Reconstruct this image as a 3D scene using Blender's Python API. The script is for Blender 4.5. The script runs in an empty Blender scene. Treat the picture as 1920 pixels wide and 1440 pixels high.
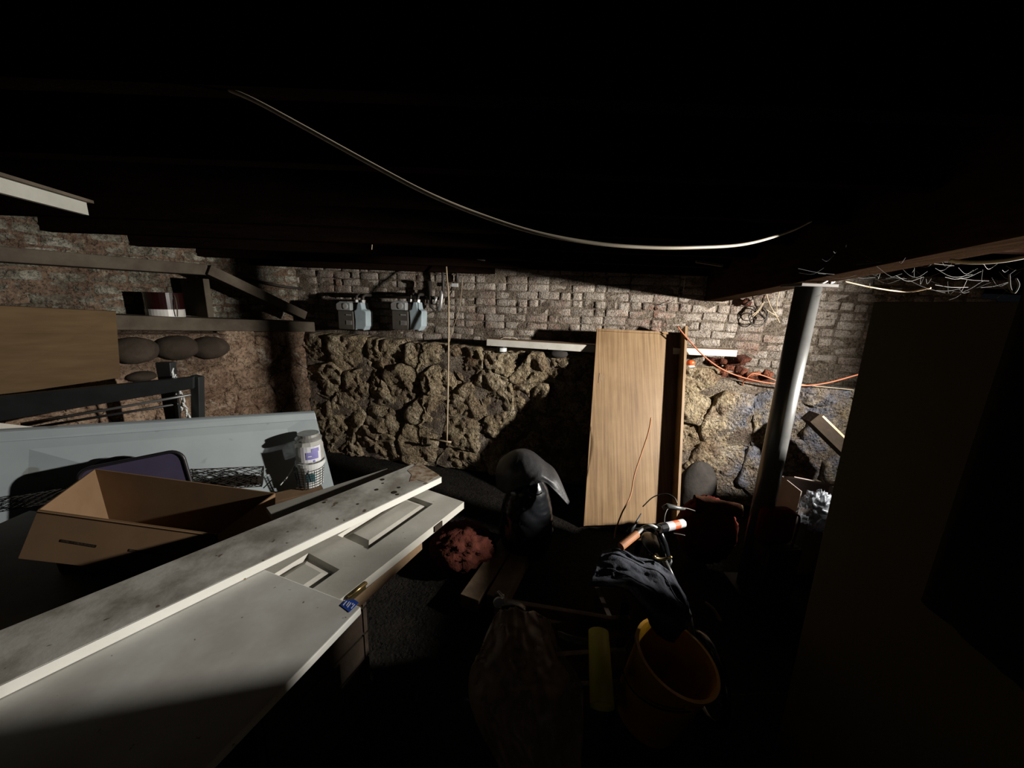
import bpy, bmesh, math, random
from mathutils import Vector as V, Matrix, noise, Quaternion
random.seed(7)
S = bpy.context.scene
COL = S.collection
D = math.radians

# ---------------------------------------------------------------- camera, light, exposure
CAM_H, FPX = 1.75, 695.0
PITCH, ROLL = 12.7, 2.2
cam_data = bpy.data.cameras.new('camera')
cam_data.sensor_width = 36.0
cam_data.lens = 36.0 * FPX / 1920.0
cam_data.clip_start = 0.02
cam = bpy.data.objects.new('camera', cam_data)
COL.objects.link(cam)
ROT = Matrix.Rotation(D(90 - PITCH), 3, 'X') @ Matrix.Rotation(D(ROLL), 3, 'Z')
cam.matrix_world = Matrix.Translation((0, 0, CAM_H)) @ ROT.to_4x4()
S.camera = cam

w = bpy.data.worlds.new('world')
S.world = w
w.use_nodes = True
w.node_tree.nodes['Background'].inputs[0].default_value = (0.75, 0.85, 1.0, 1)
w.node_tree.nodes['Background'].inputs[1].default_value = 0.003

def lamp(name, kind, loc, energy, color, size):
    l = bpy.data.lights.new(name, kind)
    l.energy = energy
    l.color = color
    if kind == 'AREA':
        l.size = size
    else:
        l.shadow_soft_size = size
    o = bpy.data.objects.new(name, l)
    o.location = loc
    COL.objects.link(o)
    return o
bulb = lamp('reflector_lamp', 'SPOT', (3.0, 1.5, 1.78), 960, (1.0, 0.955, 0.885), 0.05)
bulb.data.spot_size = D(164)
bulb.data.spot_blend = 1.0
bulb.rotation_euler = (V((-1.6, 2.3, 1.3)) - bulb.location).to_track_quat('-Z', 'Y').to_euler()
fill = lamp('camera_fill', 'AREA', (0.6, -2.6, 1.9), 0.5, (1.0, 0.86, 0.66), 0.9)  # weak fill added behind the camera to lift the deepest blacks
fill.rotation_euler = (D(70), 0, 0)
S.view_settings.view_transform = 'Standard'
S.view_settings.look = 'None'
S.view_settings.exposure = 0.0
S.view_settings.gamma = 1.0
S.view_settings.use_curve_mapping = False

# ---------------------------------------------------------------- measuring helpers
def ray(px, py):
    return ROT @ V(((px - 960) / FPX, -(py - 720) / FPX, -1.0))
def at(px, py, Y):                       # point seen there, at distance Y into the room
    d = ray(px, py)
    return V((0, 0, CAM_H)) + d * (Y / d.y)
def atz(px, py, z):                      # point seen there, at height z
    d = ray(px, py)
    return V((0, 0, CAM_H)) + d * ((z - CAM_H) / d.z)
def onplane(px, py, p0, n):
    d = ray(px, py)
    return V((0, 0, CAM_H)) + d * (n.dot(p0 - V((0, 0, CAM_H))) / n.dot(d))

# ---------------------------------------------------------------- materials
def nn(t, kind, **kw):
    n = t.nodes.new(kind)
    for k, v in kw.items():
        setattr(n, k, v)
    return n
def ramp(t, src, stops, interp='LINEAR'):
    r = nn(t, 'ShaderNodeValToRGB')
    e = r.color_ramp.elements
    while len(e) < len(stops):
        e.new(0.5)
    for i, (p, c) in enumerate(stops):
        e[i].position = p
        e[i].color = (*c, 1) if len(c) == 3 else c
    r.color_ramp.interpolation = interp
    t.links.new(src, r.inputs[0])
    return r.outputs[0]
def noi(t, vec, scale, detail=5, rough=0.6, dist=0.0):
    n = nn(t, 'ShaderNodeTexNoise')
    n.inputs['Scale'].default_value = scale
    n.inputs['Detail'].default_value = detail
    n.inputs['Roughness'].default_value = rough
    n.inputs['Distortion'].default_value = dist
    t.links.new(vec, n.inputs['Vector'])
    return n.outputs['Fac']
def mixc(t, fac, a, b, mode='MIX'):
    m = nn(t, 'ShaderNodeMix', data_type='RGBA', blend_type=mode)
    for sock, v in ((m.inputs[0], fac), (m.inputs[6], a), (m.inputs[7], b)):
        if isinstance(v, (int, float)):
            sock.default_value = v
        elif isinstance(v, tuple):
            sock.default_value = (*v, 1)
        else:
            t.links.new(v, sock)
    return m.outputs[2]
def math_(t, op, a, b=None, clamp=False):
    m = nn(t, 'ShaderNodeMath', operation=op)
    m.use_clamp = clamp
    for i, v in enumerate((a, b)):
        if v is None:
            continue
        if isinstance(v, (int, float)):
            m.inputs[i].default_value = v
        else:
            t.links.new(v, m.inputs[i])
    return m.outputs[0]
def begin(name):
    m = bpy.data.materials.new(name)
    m.use_nodes = True
    t = m.node_tree
    b = t.nodes['Principled BSDF']
    return m, t, b
def bump(t, b, h, strength, dist):
    n = nn(t, 'ShaderNodeBump')
    n.inputs['Strength'].default_value = strength
    n.inputs['Distance'].default_value = dist
    t.links.new(h, n.inputs['Height'])
    t.links.new(n.outputs[0], b.inputs['Normal'])
def mat(name, c1, c2=None, scale=6, rough=0.6, metal=0.0, bmp=0.0, bscale=60, bdist=0.01, stretch=(1, 1, 1),
        stops=(0.35, 0.65), spec=0.5, specks=None, rand=0.0):
    """plain two-tone procedural paint / cloth / wood in the object's own space"""
    m, t, b = begin(name)
    b.inputs['Roughness'].default_value = rough
    b.inputs['Metallic'].default_value = metal
    b.inputs['Specular IOR Level'].default_value = spec
    tc = nn(t, 'ShaderNodeTexCoord')
    mp = nn(t, 'ShaderNodeMapping')
    mp.inputs['Scale'].default_value = stretch
    t.links.new(tc.outputs['Object'], mp.inputs[0])
    c2 = c2 or tuple(x * 0.75 for x in c1)
    col = ramp(t, noi(t, mp.outputs[0], scale), [(stops[0], c2), (stops[1], c1)])
    if specks:
        sc, sz, cc = specks
        col = mixc(t, ramp(t, noi(t, tc.outputs['Object'], sc, 2, 0.5), [(sz, (0, 0, 0)), (sz + 0.03, (1, 1, 1))]), col, cc)
    if rand:
        oi = nn(t, 'ShaderNodeObjectInfo')
        f = math_(t, 'MULTIPLY_ADD', oi.outputs['Random'], rand)
        f.node.inputs[2].default_value = 1 - rand / 2
        col = mixc(t, 1.0, col, f, 'MULTIPLY')
    t.links.new(col, b.inputs['Base Color'])
    if bmp:
        bump(t, b, noi(t, mp.outputs[0], bscale, 4), bmp, bdist)
    return m

def masonry(name, layers, bscale=16, bstr=1.0, bdist=0.03, pits=True, rand=0.35, wash=None, vein=None, blue=None, dusty=None):
    """rough wall surface: world-space mottling; layers = list of (noise scale, threshold, width, colour)"""
    m, t, b = begin(name)
    b.inputs['Roughness'].default_value = 0.92
    b.inputs['Specular IOR Level'].default_value = 0.15
    g = nn(t, 'ShaderNodeNewGeometry')
    pos = g.outputs['Position']
    sp = nn(t, 'ShaderNodeSeparateXYZ')
    t.links.new(pos, sp.inputs[0])
    col = None
    for i, (sc, th, wd, c) in enumerate(layers):
        if col is None:
            col = mixc(t, 0.0, c, c)
            continue
        off = nn(t, 'ShaderNodeMapping')
        off.inputs['Location'].default_value = (3.1 * i, 1.7 * i, 5.3 * i)
        t.links.new(pos, off.inputs[0])
        f = ramp(t, noi(t, off.outputs[0], sc, 6, 0.65, 0.4), [(th - wd, (0, 0, 0)), (th + wd, (1, 1, 1))])
        col = mixc(t, f, col, c)
    if blue:                              # bluish limewash splashed low on the right of the wall
        f = ramp(t, noi(t, pos, 4.0, 5), [(0.42, (0, 0, 0)), (0.58, (1, 1, 1))])
        f = math_(t, 'MULTIPLY', f, ramp(t, sp.outputs['X'], [(0.0, (0, 0, 0)), (1.0, (1, 1, 1))]))
        f.node.inputs[1].default_value = 0
        rx = nn(t, 'ShaderNodeMapRange')
        rx.inputs['From Min'].default_value = 1.75
        rx.inputs['From Max'].default_value = 2.05
        t.links.new(sp.outputs['X'], rx.inputs['Value'])
        f2 = math_(t, 'MULTIPLY', ramp(t, noi(t, pos, 5.0, 6, 0.7), [(0.4, (0, 0, 0)), (0.6, (1, 1, 1))]), rx.outputs[0])
        col = mixc(t, f2, col, blue)
    oi = nn(t, 'ShaderNodeObjectInfo')
    f = math_(t, 'MULTIPLY_ADD', oi.outputs['Random'], rand)
    f.node.inputs[2].default_value = 1 - rand / 2
    col = mixc(t, 1.0, col, f, 'MULTIPLY')
    v = nn(t, 'ShaderNodeTexVoronoi')
    v.inputs['Scale'].default_value = bscale * 3.2
    t.links.new(pos, v.inputs['Vector'])
    h = math_(t, 'MULTIPLY', noi(t, pos, bscale, 8, 0.7, 0.5), 1.5)
    if pits:
        pit = ramp(t, noi(t, pos, bscale * 1.7, 3, 0.6), [(0.36, (0, 0, 0)), (0.46, (1, 1, 1))])
        h = math_(t, 'ADD', h, math_(t, 'MULTIPLY', pit, 0.6))
        h = math_(t, 'ADD', h, math_(t, 'MULTIPLY', v.outputs['Distance'], 0.35))
        grime = ramp(t, noi(t, pos, bscale * 3.2, 5, 0.75), [(0.38, (0.30, 0.27, 0.24)), (0.54, (1.12, 1.1, 1.08))])
        col = mixc(t, 0.8, col, grime, 'MULTIPLY')
    t.links.new(col, b.inputs['Base Color'])
    bump(t, b, h, bstr, bdist)
    return m

M = {}
M['brick'] = masonry('whitewashed_brick', [(1, 0, 0, (0.35, 0.305, 0.26)), (2.2, 0.60, 0.10, (0.225, 0.13, 0.095)), (9, 0.62, 0.06, (0.17, 0.13, 0.105)),
                                           (6, 0.58, 0.08, (0.43, 0.39, 0.345))], bscale=26, bstr=0.9, bdist=0.012, rand=0.30)
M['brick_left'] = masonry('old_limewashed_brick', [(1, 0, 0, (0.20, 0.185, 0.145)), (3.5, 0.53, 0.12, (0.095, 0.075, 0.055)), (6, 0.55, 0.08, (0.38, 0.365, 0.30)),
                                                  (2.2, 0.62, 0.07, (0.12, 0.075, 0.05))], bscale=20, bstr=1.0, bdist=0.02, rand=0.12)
M['red_brick'] = masonry('broken_red_brick', [(1, 0, 0, (0.20, 0.068, 0.036)), (9, 0.50, 0.08, (0.085, 0.032, 0.022)), (14, 0.66, 0.05, (0.26, 0.15, 0.10))],
                         bscale=30, bdist=0.01, rand=0.5)
M['mortar'] = masonry('crumbling_mortar', [(1, 0, 0, (0.235, 0.195, 0.15)), (4, 0.52, 0.1, (0.13, 0.10, 0.078)), (12, 0.6, 0.06, (0.31, 0.265, 0.21))], bscale=22, bdist=0.02, rand=0.0)
M['mortar_left'] = masonry('brown_mortar', [(1, 0, 0, (0.22, 0.155, 0.11)), (4, 0.52, 0.1, (0.13, 0.085, 0.06)), (10, 0.62, 0.06, (0.33, 0.28, 0.215))], bscale=20, bdist=0.02, rand=0.0)
M['stone'] = masonry('pitted_fieldstone', [(1, 0, 0, (0.45, 0.365, 0.235)), (2.6, 0.52, 0.12, (0.29, 0.215, 0.14)), (7, 0.58, 0.07, (0.54, 0.465, 0.335)),
                                          (2, 0.64, 0.08, (0.18, 0.105, 0.065))], bscale=13, bstr=1.0, bdist=0.055, rand=0.3, blue=(0.20, 0.205, 0.245))
M['stone_left'] = masonry('reddish_rubble', [(1, 0, 0, (0.33, 0.23, 0.16)), (4, 0.53, 0.1, (0.20, 0.125, 0.085)), (7, 0.58, 0.07, (0.42, 0.32, 0.235)),
                                            (3.2, 0.66, 0.03, (0.60, 0.54, 0.45))], bscale=12, bdist=0.022, rand=0.3)
M['cobble'] = masonry('dark_smooth_cobble', [(1, 0, 0, (0.045, 0.034, 0.025)), (5, 0.55, 0.1, (0.07, 0.053, 0.04))], bscale=14, bstr=0.4, bdist=0.01, pits=False, rand=0.3)
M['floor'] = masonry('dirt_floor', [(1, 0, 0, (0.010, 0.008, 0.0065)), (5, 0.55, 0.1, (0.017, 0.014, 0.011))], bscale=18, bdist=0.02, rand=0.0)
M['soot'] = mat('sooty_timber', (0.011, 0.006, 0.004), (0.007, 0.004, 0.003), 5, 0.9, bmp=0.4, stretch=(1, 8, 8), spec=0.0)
M['girder'] = mat('dark_girder_wood', (0.030, 0.017, 0.010), (0.018, 0.010, 0.006), 5, 0.9, bmp=0.4, stretch=(8, 1, 8), spec=0.0)
M['timber'] = mat('grey_old_timber', (0.105, 0.085, 0.062), (0.06, 0.047, 0.034), 5, 0.85, bmp=0.4, bscale=30, spec=0.2)
M['lumber'] = mat('brown_lumber', (0.26, 0.17, 0.09), (0.17, 0.105, 0.055), 6, 0.7, bmp=0.3, bscale=30)
M['dark_wood'] = mat('dark_crate_wood', (0.040, 0.027, 0.017), (0.022, 0.015, 0.010), 6, 0.85, bmp=0.3, spec=0.2)
M['slat'] = mat('weathered_slat', (0.20, 0.135, 0.08), (0.10, 0.065, 0.04), 8, 0.8, bmp=0.3)
M['plank'] = mat('dirty_white_board', (0.50, 0.485, 0.44), (0.23, 0.21, 0.175), 7, 0.5, bmp=0.05, stops=(0.34, 0.58), specks=(22, 0.69, (0.13, 0.10, 0.075)))
M['plank_edge'] = mat('clean_lit_edge', (0.66, 0.65, 0.60), (0.58, 0.57, 0.52), 4, 0.45)  # clean edge tone, raised further for the side facing the lamp
M['door'] = mat('off_white_door_paint', (0.51, 0.495, 0.44), (0.42, 0.40, 0.35), 7, 0.45, bmp=0.04, specks=(40, 0.74, (0.2, 0.17, 0.13)))
M['slab'] = mat('white_laminate', (0.58, 0.58, 0.545), (0.42, 0.40, 0.365), 4.5, 0.4, specks=(44, 0.73, (0.15, 0.12, 0.1)))
M['rust_stain'] = mat('rusty_stain', (0.40, 0.33, 0.25), (0.17, 0.105, 0.06), 26, 0.6, stops=(0.4, 0.6))
M['grey_board'] = mat('grey_dusty_board', (0.34, 0.33, 0.29), (0.25, 0.24, 0.21), 6, 0.6)
M['pale_panel'] = mat('bluish_white_metal', (0.36, 0.405, 0.42), (0.31, 0.355, 0.37), 3, 0.35, specks=(7, 0.68, (0.24, 0.255, 0.25)))
M['card'] = mat('brown_cardboard', (0.20, 0.122, 0.066), (0.17, 0.104, 0.056), 8, 0.85, spec=0.15)
M['card_dark'] = mat('dull_cardboard', (0.20, 0.125, 0.07), (0.15, 0.09, 0.05), 8, 0.85, spec=0.15)
M['card_grey'] = mat('greyish_cardboard', (0.22, 0.18, 0.16), (0.16, 0.13, 0.12), 8, 0.85, spec=0.15)
M['ply'] = mat('tan_board_face', (0.155, 0.10, 0.05), (0.115, 0.072, 0.036), 3, 0.8, stretch=(1, 1, 6), spec=0.15)
M['black_metal'] = mat('black_enamel', (0.022, 0.024, 0.025), (0.016, 0.017, 0.018), 8, 0.45)
M['black_plastic'] = mat('glossy_black_plastic', (0.010, 0.011, 0.013), None, 8, 0.22, spec=0.6)
M['charcoal'] = mat('charcoal_sheet', (0.032, 0.032, 0.034), (0.020, 0.020, 0.021), 9, 0.5, bmp=0.2)
M['denim'] = mat('dark_denim', (0.046, 0.050, 0.063), (0.022, 0.024, 0.031), 14, 0.9, bmp=0.4, bscale=120, spec=0.2)
M['purple'] = mat('muted_purple_plastic', (0.066, 0.055, 0.10), (0.053, 0.044, 0.082), 5, 0.45)
M['dark_lid'] = mat('very_dark_plastic', (0.018, 0.015, 0.018), None, 5, 0.4)
M['wire'] = mat('dark_wire', (0.045, 0.040, 0.034), None, 20, 0.5, 0.6)
M['white_plastic'] = mat('white_plastic', (0.66, 0.68, 0.66), (0.55, 0.56, 0.54), 7, 0.35)
M['label_purple'] = mat('purple_print', (0.20, 0.18, 0.42), (0.26, 0.24, 0.5), 20, 0.5)
M['label_white'] = mat('white_paper_label', (0.72, 0.72, 0.76), None, 6, 0.5)
M['teal'] = mat('teal_print', (0.05, 0.13, 0.15), None, 20, 0.5)
M['meter'] = mat('pale_blue_grey_enamel', (0.40, 0.48, 0.51), (0.31, 0.38, 0.41), 7, 0.35, bmp=0.05)
M['meter_dark'] = mat('dark_meter_front', (0.10, 0.088, 0.072), (0.075, 0.065, 0.055), 9, 0.6)
M['index'] = mat('grey_index_cover', (0.30, 0.31, 0.31), None, 9, 0.25)
M['plate'] = mat('label_plate', (0.30, 0.28, 0.26), (0.22, 0.2, 0.19), 30, 0.5)
M['iron'] = mat('black_iron_pipe', (0.055, 0.045, 0.038), (0.035, 0.028, 0.024), 12, 0.6, 0.3)
M['brass'] = mat('worn_brass', (0.45, 0.33, 0.14), (0.20, 0.14, 0.06), 18, 0.35, 0.9)
M['chrome'] = mat('scratched_chrome', (0.78, 0.78, 0.76), (0.66, 0.66, 0.64), 10, 0.34, 0.55)
M['valve'] = mat('galvanised_fitting', (0.50, 0.49, 0.46), (0.34, 0.33, 0.31), 14, 0.4, 0.6)
M['column'] = mat('dark_painted_steel', (0.085, 0.085, 0.082), (0.06, 0.06, 0.058), 7, 0.30, spec=0.8)
M['cable'] = mat('cream_cable_jacket', (0.58, 0.50, 0.38), (0.50, 0.43, 0.32), 7, 0.5)
M['cable_thin'] = mat('tan_wire', (0.48, 0.38, 0.25), (0.30, 0.23, 0.15), 9, 0.6)
M['copper_wire'] = mat('copper_coloured_wire', (0.34, 0.15, 0.06), None, 9, 0.5)
M['orange_cord'] = mat('orange_cord', (0.46, 0.14, 0.06), None, 9, 0.55)
M['orange'] = mat('orange_plastic', (0.80, 0.12, 0.02), None, 9, 0.4)
M['white_board'] = mat('white_painted_wood', (0.70, 0.67, 0.60), (0.58, 0.55, 0.48), 9, 0.55, specks=(38, 0.7, (0.3, 0.24, 0.18)))
M['dull_white'] = mat('dull_white_paint', (0.38, 0.375, 0.33), (0.33, 0.325, 0.28), 9, 0.6)
M['pine_top'] = mat('rough_brown_top', (0.24, 0.15, 0.085), None, 9, 0.8)
M['fresh'] = mat('fresh_pine', (0.62, 0.44, 0.27), (0.52, 0.35, 0.2), 9, 0.7)
M['grip'] = mat('tan_rubber_grip', (0.45, 0.19, 0.075), (0.30, 0.12, 0.05), 30, 0.6)
M['tape_orange'] = mat('orange_tape', (0.72, 0.13, 0.04), None, 12, 0.5)
M['tape_grey'] = mat('grey_tape', (0.52, 0.50, 0.52), None, 12, 0.5)
M['red'] = mat('deep_red_plastic', (0.075, 0.004, 0.006), (0.05, 0.003, 0.004), 6, 0.75, spec=0.05)
M['red_cloth'] = mat('rust_red_cloth', (0.085, 0.024, 0.015), (0.045, 0.013, 0.009), 22, 0.9, bmp=0.7, bscale=70, spec=0.1)
M['dark_red_cloth'] = mat('dark_red_cloth', (0.10, 0.018, 0.012), (0.06, 0.010, 0.008), 22, 0.95, bmp=0.5, bscale=70, spec=0.1)
M['brown_cloth'] = mat('brown_fleece', (0.085, 0.036, 0.02), (0.05, 0.02, 0.012), 22, 0.95, bmp=0.6, bscale=70, spec=0.1)
M['yellow'] = mat('yellow_plastic', (0.46, 0.235, 0.015), (0.38, 0.19, 0.012), 6, 0.4)
M['yellow_pale'] = mat('lemon_tube', (0.62, 0.56, 0.03), (0.56, 0.48, 0.03), 6, 0.5)
M['yellow_lit'] = mat('lit_lemon_disc', (0.85, 0.80, 0.05), (0.78, 0.72, 0.04), 6, 0.5)
M['tin_red'] = mat('dark_maroon_can', (0.020, 0.005, 0.004), (0.014, 0.003, 0.003), 8, 0.2)
M['tin_white'] = mat('white_can_band', (0.62, 0.60, 0.56), None, 8, 0.3)
M['sticker'] = mat('blue_sticker', (0.025, 0.075, 0.38), None, 8, 0.4)
M['print_white'] = mat('white_print', (0.62, 0.66, 0.8), None, 8, 0.4)
M['cobweb'] = mat('dusty_cobweb', (0.075, 0.072, 0.065), None, 8, 0.9)
M['rock'] = masonry('grey_boulder', [(1, 0, 0, (0.034, 0.030, 0.027)), (5, 0.55, 0.1, (0.05, 0.044, 0.04))], bscale=14, bstr=0.5, bdist=0.01, pits=False)
M['dark_board'] = mat('dark_brown_hardboard', (0.105, 0.080, 0.038), (0.09, 0.068, 0.033), 2.5, 0.75, spec=0.15)
M['dark_cover'] = mat('black_cloth_cover', (0.020, 0.015, 0.011), None, 4, 0.95, spec=0.05)

def grain():
    m, t, b = begin('straight_grained_veneer')
    b.inputs['Roughness'].default_value = 0.55
    tc = nn(t, 'ShaderNodeTexCoord')
    mp = nn(t, 'ShaderNodeMapping')
    mp.inputs['Scale'].default_value = (70, 2.0, 1.6)
    t.links.new(tc.outputs['Object'], mp.inputs[0])
    f = noi(t, mp.outputs[0], 1.0, 6, 0.65, 0.3)
    col = ramp(t, f, [(0.30, (0.13, 0.073, 0.031)), (0.5, (0.235, 0.145, 0.068)), (0.7, (0.305, 0.198, 0.10))])
    st = ramp(t, noi(t, tc.outputs['Object'], 3.2, 5), [(0.4, (0.80, 0.76, 0.70)), (0.6, (1, 1, 1))])
    col = mixc(t, 0.7, col, st, 'MULTIPLY')
    t.links.new(col, b.inputs['Base Color'])
    return m
M['veneer'] = grain()

def clear_film(name, tint, alpha, rough):
    m, t, b = begin(name)
    b.inputs['Base Color'].default_value = (*tint, 1)
    b.inputs['Roughness'].default_value = rough
    tr = nn(t, 'ShaderNodeBsdfTransparent')
    mx = nn(t, 'ShaderNodeMixShader')
    tc = nn(t, 'ShaderNodeTexCoord')
    f = ramp(t, noi(t, tc.outputs['Object'], 9, 5), [(0.35, (alpha * 0.7,) * 3), (0.7, (min(1, alpha * 1.4),) * 3)])
    t.links.new(f, mx.inputs[0])
    t.links.new(tr.outputs[0], mx.inputs[1])
    t.links.new(b.outputs[0], mx.inputs[2])
    t.links.new(mx.outputs[0], t.nodes['Material Output'].inputs[0])
    return m
M['film'] = clear_film('crumpled_clear_film', (0.42, 0.30, 0.22), 0.55, 0.35)
M['film_white'] = clear_film('crumpled_whitish_film', (0.20, 0.215, 0.24), 0.42, 0.35)
M['jar'] = clear_film('cloudy_clear_plastic', (0.50, 0.49, 0.45), 0.72, 0.2)

# ---------------------------------------------------------------- mesh builder
def basis(n):
    n = n.normalized()
    a = V((0, 0, 1)) if abs(n.z) < 0.9 else V((1, 0, 0))
    u = a.cross(n).normalized()
    return u, n.cross(u).normalized(), n
def wloc(o):
    p = V((0, 0, 0))
    while o is not None:
        p += o.location
        o = o.parent
    return p

class MB:
    def __init__(s):
        s.v, s.f, s.mi, s.cur = [], [], [], 0
    def add(s, vs, fs):
        k = len(s.v)
        s.v += [V(p) for p in vs]
        s.f += [tuple(i + k for i in f) for f in fs]
        s.mi += [s.cur] * len(fs)
        return s
    def obox(s, o, a, b, c):             # corner + three edge vectors
        o, a, b, c = V(o), V(a), V(b), V(c)
        vs = [o, o + a, o + a + b, o + b, o + c, o + a + c, o + a + b + c, o + b + c]
        fs = [(0, 3, 2, 1), (4, 5, 6, 7), (0, 1, 5, 4), (1, 2, 6, 5), (2, 3, 7, 6), (3, 0, 4, 7)]
        if a.cross(b).dot(c) < 0:
            fs = [f[::-1] for f in fs]
        return s.add(vs, fs)
    def box(s, c, d, rz=0.0):
        R = Matrix.Rotation(rz, 3, 'Z')
        a, b, h = R @ V((d[0], 0, 0)), R @ V((0, d[1], 0)), V((0, 0, d[2]))
        return s.obox(V(c) - a / 2 - b / 2 - h / 2, a, b, h)
    def prism(s, pts, vec):
        pts = [V(p) for p in pts]
        vec = V(vec)
        n = len(pts)
        nor = V((0, 0, 0))
        for i in range(1, n - 1):
            nor += (pts[i] - pts[0]).cross(pts[i + 1] - pts[0])
        if nor.dot(vec) > 0:
            pts = pts[::-1]
        vs = pts + [p + vec for p in pts]
        fs = [tuple(range(n)), tuple(range(2 * n - 1, n - 1, -1))]
        fs += [(i, i + n, (i + 1) % n + n, (i + 1) % n) for i in range(n)]
        return s.add(vs, fs)
    def tube(s, pts, r, n=8, caps=True):
        pts = [V(p) for p in pts]
        rs = r if isinstance(r, (list, tuple)) else [r] * len(pts)
        ring, up = [], None
        vs, fs = [], []
        for i, p in enumerate(pts):
            d = (pts[min(i + 1, len(pts) - 1)] - pts[max(i - 1, 0)])
            if d.length < 1e-9:
                d = V((0, 0, 1))
            d.normalize()
            if up is None:
                up = basis(d)[0]
            up = (up - d * up.dot(d))
            up = up.normalized() if up.length > 1e-6 else basis(d)[0]
            w_ = d.cross(up)
            vs += [p + (up * math.cos(2 * math.pi * k / n) + w_ * math.sin(2 * math.pi * k / n)) * rs[i] for k in range(n)]
        for i in range(len(pts) - 1):
            fs += [(i * n + k, i * n + (k + 1) % n, (i + 1) * n + (k + 1) % n, (i + 1) * n + k) for k in range(n)]
        if caps:
            fs += [tuple(range(n - 1, -1, -1)), tuple((len(pts) - 1) * n + k for k in range(n))]
        return s.add(vs, fs)
    def lathe(s, base, axis, prof, n=24, close=True):
        u, w_, ax = basis(V(axis))
        base = V(base)
        vs, fs = [], []
        for (r, h) in prof:
            vs += [base + ax * h + (u * math.cos(2 * math.pi * k / n) + w_ * math.sin(2 * math.pi * k / n)) * r for k in range(n)]
        for i in range(len(prof) - 1):
            fs += [(i * n + k, i * n + (k + 1) % n, (i + 1) * n + (k + 1) % n, (i + 1) * n + k) for k in range(n)]
        if close:
            fs += [tuple(range(n - 1, -1, -1)), tuple((len(prof) - 1) * n + k for k in range(n))]
        return s.add(vs, fs)
    def grid(s, fn, nu, nv, wrap=False):
        vs = [fn(i / nu, j / nv) for j in range(nv + 1) for i in range(nu + (0 if wrap else 1))]
        W = nu if wrap else nu + 1
        fs = [(j * W + i, j * W + (i + 1) % W, (j + 1) * W + (i + 1) % W, (j + 1) * W + i) for j in range(nv) for i in range(nu)]
        return s.add(vs, fs)
    def build(s, name, m, parent=None, smooth=False, bevel=0.0, solid=0.0, origin=None):
        if origin is None:
            if parent is None:
                xs = [p.x for p in s.v]; ys = [p.y for p in s.v]; zs = [p.z for p in s.v]
                o_ = V(((min(xs) + max(xs)) / 2, (min(ys) + max(ys)) / 2, min(zs)))
                base = V((0, 0, 0))
            else:
                base = wloc(parent)
                o_ = base.copy()
        else:
            o_, base = V(origin), (wloc(parent) if parent else V((0, 0, 0)))
        me = bpy.data.meshes.new(name)
        me.from_pydata([tuple(p - o_) for p in s.v], [], s.f)
        for mm in (m if isinstance(m, (list, tuple)) else [m]):
            me.materials.append(M[mm])
        if max(s.mi, default=0):
            me.polygons.foreach_set('material_index', s.mi)
        if smooth:
            me.polygons.foreach_set('use_smooth', [True] * len(s.f))
        me.update()
        o = bpy.data.objects.new(name, me)
        COL.objects.link(o)
        o.location = o_ - base
        if parent is not None:
            o.parent = parent
        if solid:
            md = o.modifiers.new('solid', 'SOLIDIFY'); md.thickness = solid; md.offset = 0
        if bevel:
            md = o.modifiers.new('bevel', 'BEVEL'); md.width = bevel; md.segments = 2; md.limit_method = 'ANGLE'
        return o

def tag(o, label, cat, group=None):
    o['label'], o['category'] = label, cat
    if group:
        o['group'] = group
    return o
def thing(name, label, cat, loc, group=None):
    o = bpy.data.objects.new(name, None)
    o.empty_display_size = 0.05
    COL.objects.link(o)
    o.location = V(loc)
    return tag(o, label, cat, group)
def struct(o):
    o['kind'] = 'structure'
    return o
def copy_tree(o, parent=None):
    c = o.copy()
    COL.objects.link(c)
    if parent is not None:
        c.parent = parent
    for ch in list(o.children):
        copy_tree(ch, c)
    return c
def smoothpath(pts, k=8):
    pts = [V(p) for p in pts]
    out = []
    P_ = [pts[0] * 2 - pts[1]] + pts + [pts[-1] * 2 - pts[-2]]
    for i in range(1, len(P_) - 2):
        a, b, c, d = P_[i - 1:i + 3]
        for j in range(k):
            t = j / k
            out.append(0.5 * ((2 * b) + (c - a) * t + (2 * a - 5 * b + 4 * c - d) * t * t + (3 * b - a - 3 * c + d) * t ** 3))
    out.append(pts[-1])
    return out
def fbm(p, oct_=4):
    return noise.fractal(p, 0.9, 2.1, oct_, noise_basis='PERLIN_ORIGINAL')
def ridged(p, oct_=4):
    return 1 - 2 * abs(noise.noise(p)) - 0.7 * abs(noise.noise(p * 2.3))
def lump(mb, c, r, amp=0.15, fr=4.0, n=40, m=26, flat=None, rid=True, seed=0.0, pole=0.0):
    """irregular closed lump: an ellipsoid wrinkled by noise; flat = height it rests on"""
    c, r = V(c), V(r)
    def fn(a, b):
        th = 2 * math.pi * a
        ph = math.pi * (0.001 + 0.998 * b)
        d = V((math.cos(th) * math.sin(ph), math.sin(th) * math.sin(ph), math.cos(ph)))
        q = d * fr + V((seed, seed * 1.7, 0))
        k = 1 + amp * (ridged(q) if rid else fbm(q)) + amp * 0.4 * fbm(q * 3)
        p = c + V((d.x * r.x, d.y * r.y, d.z * r.z)) * k
        if flat is not None and p.z < flat:
            p.z = flat
        return p
    mb.grid(fn, n, m, wrap=True)
    return mb

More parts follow.
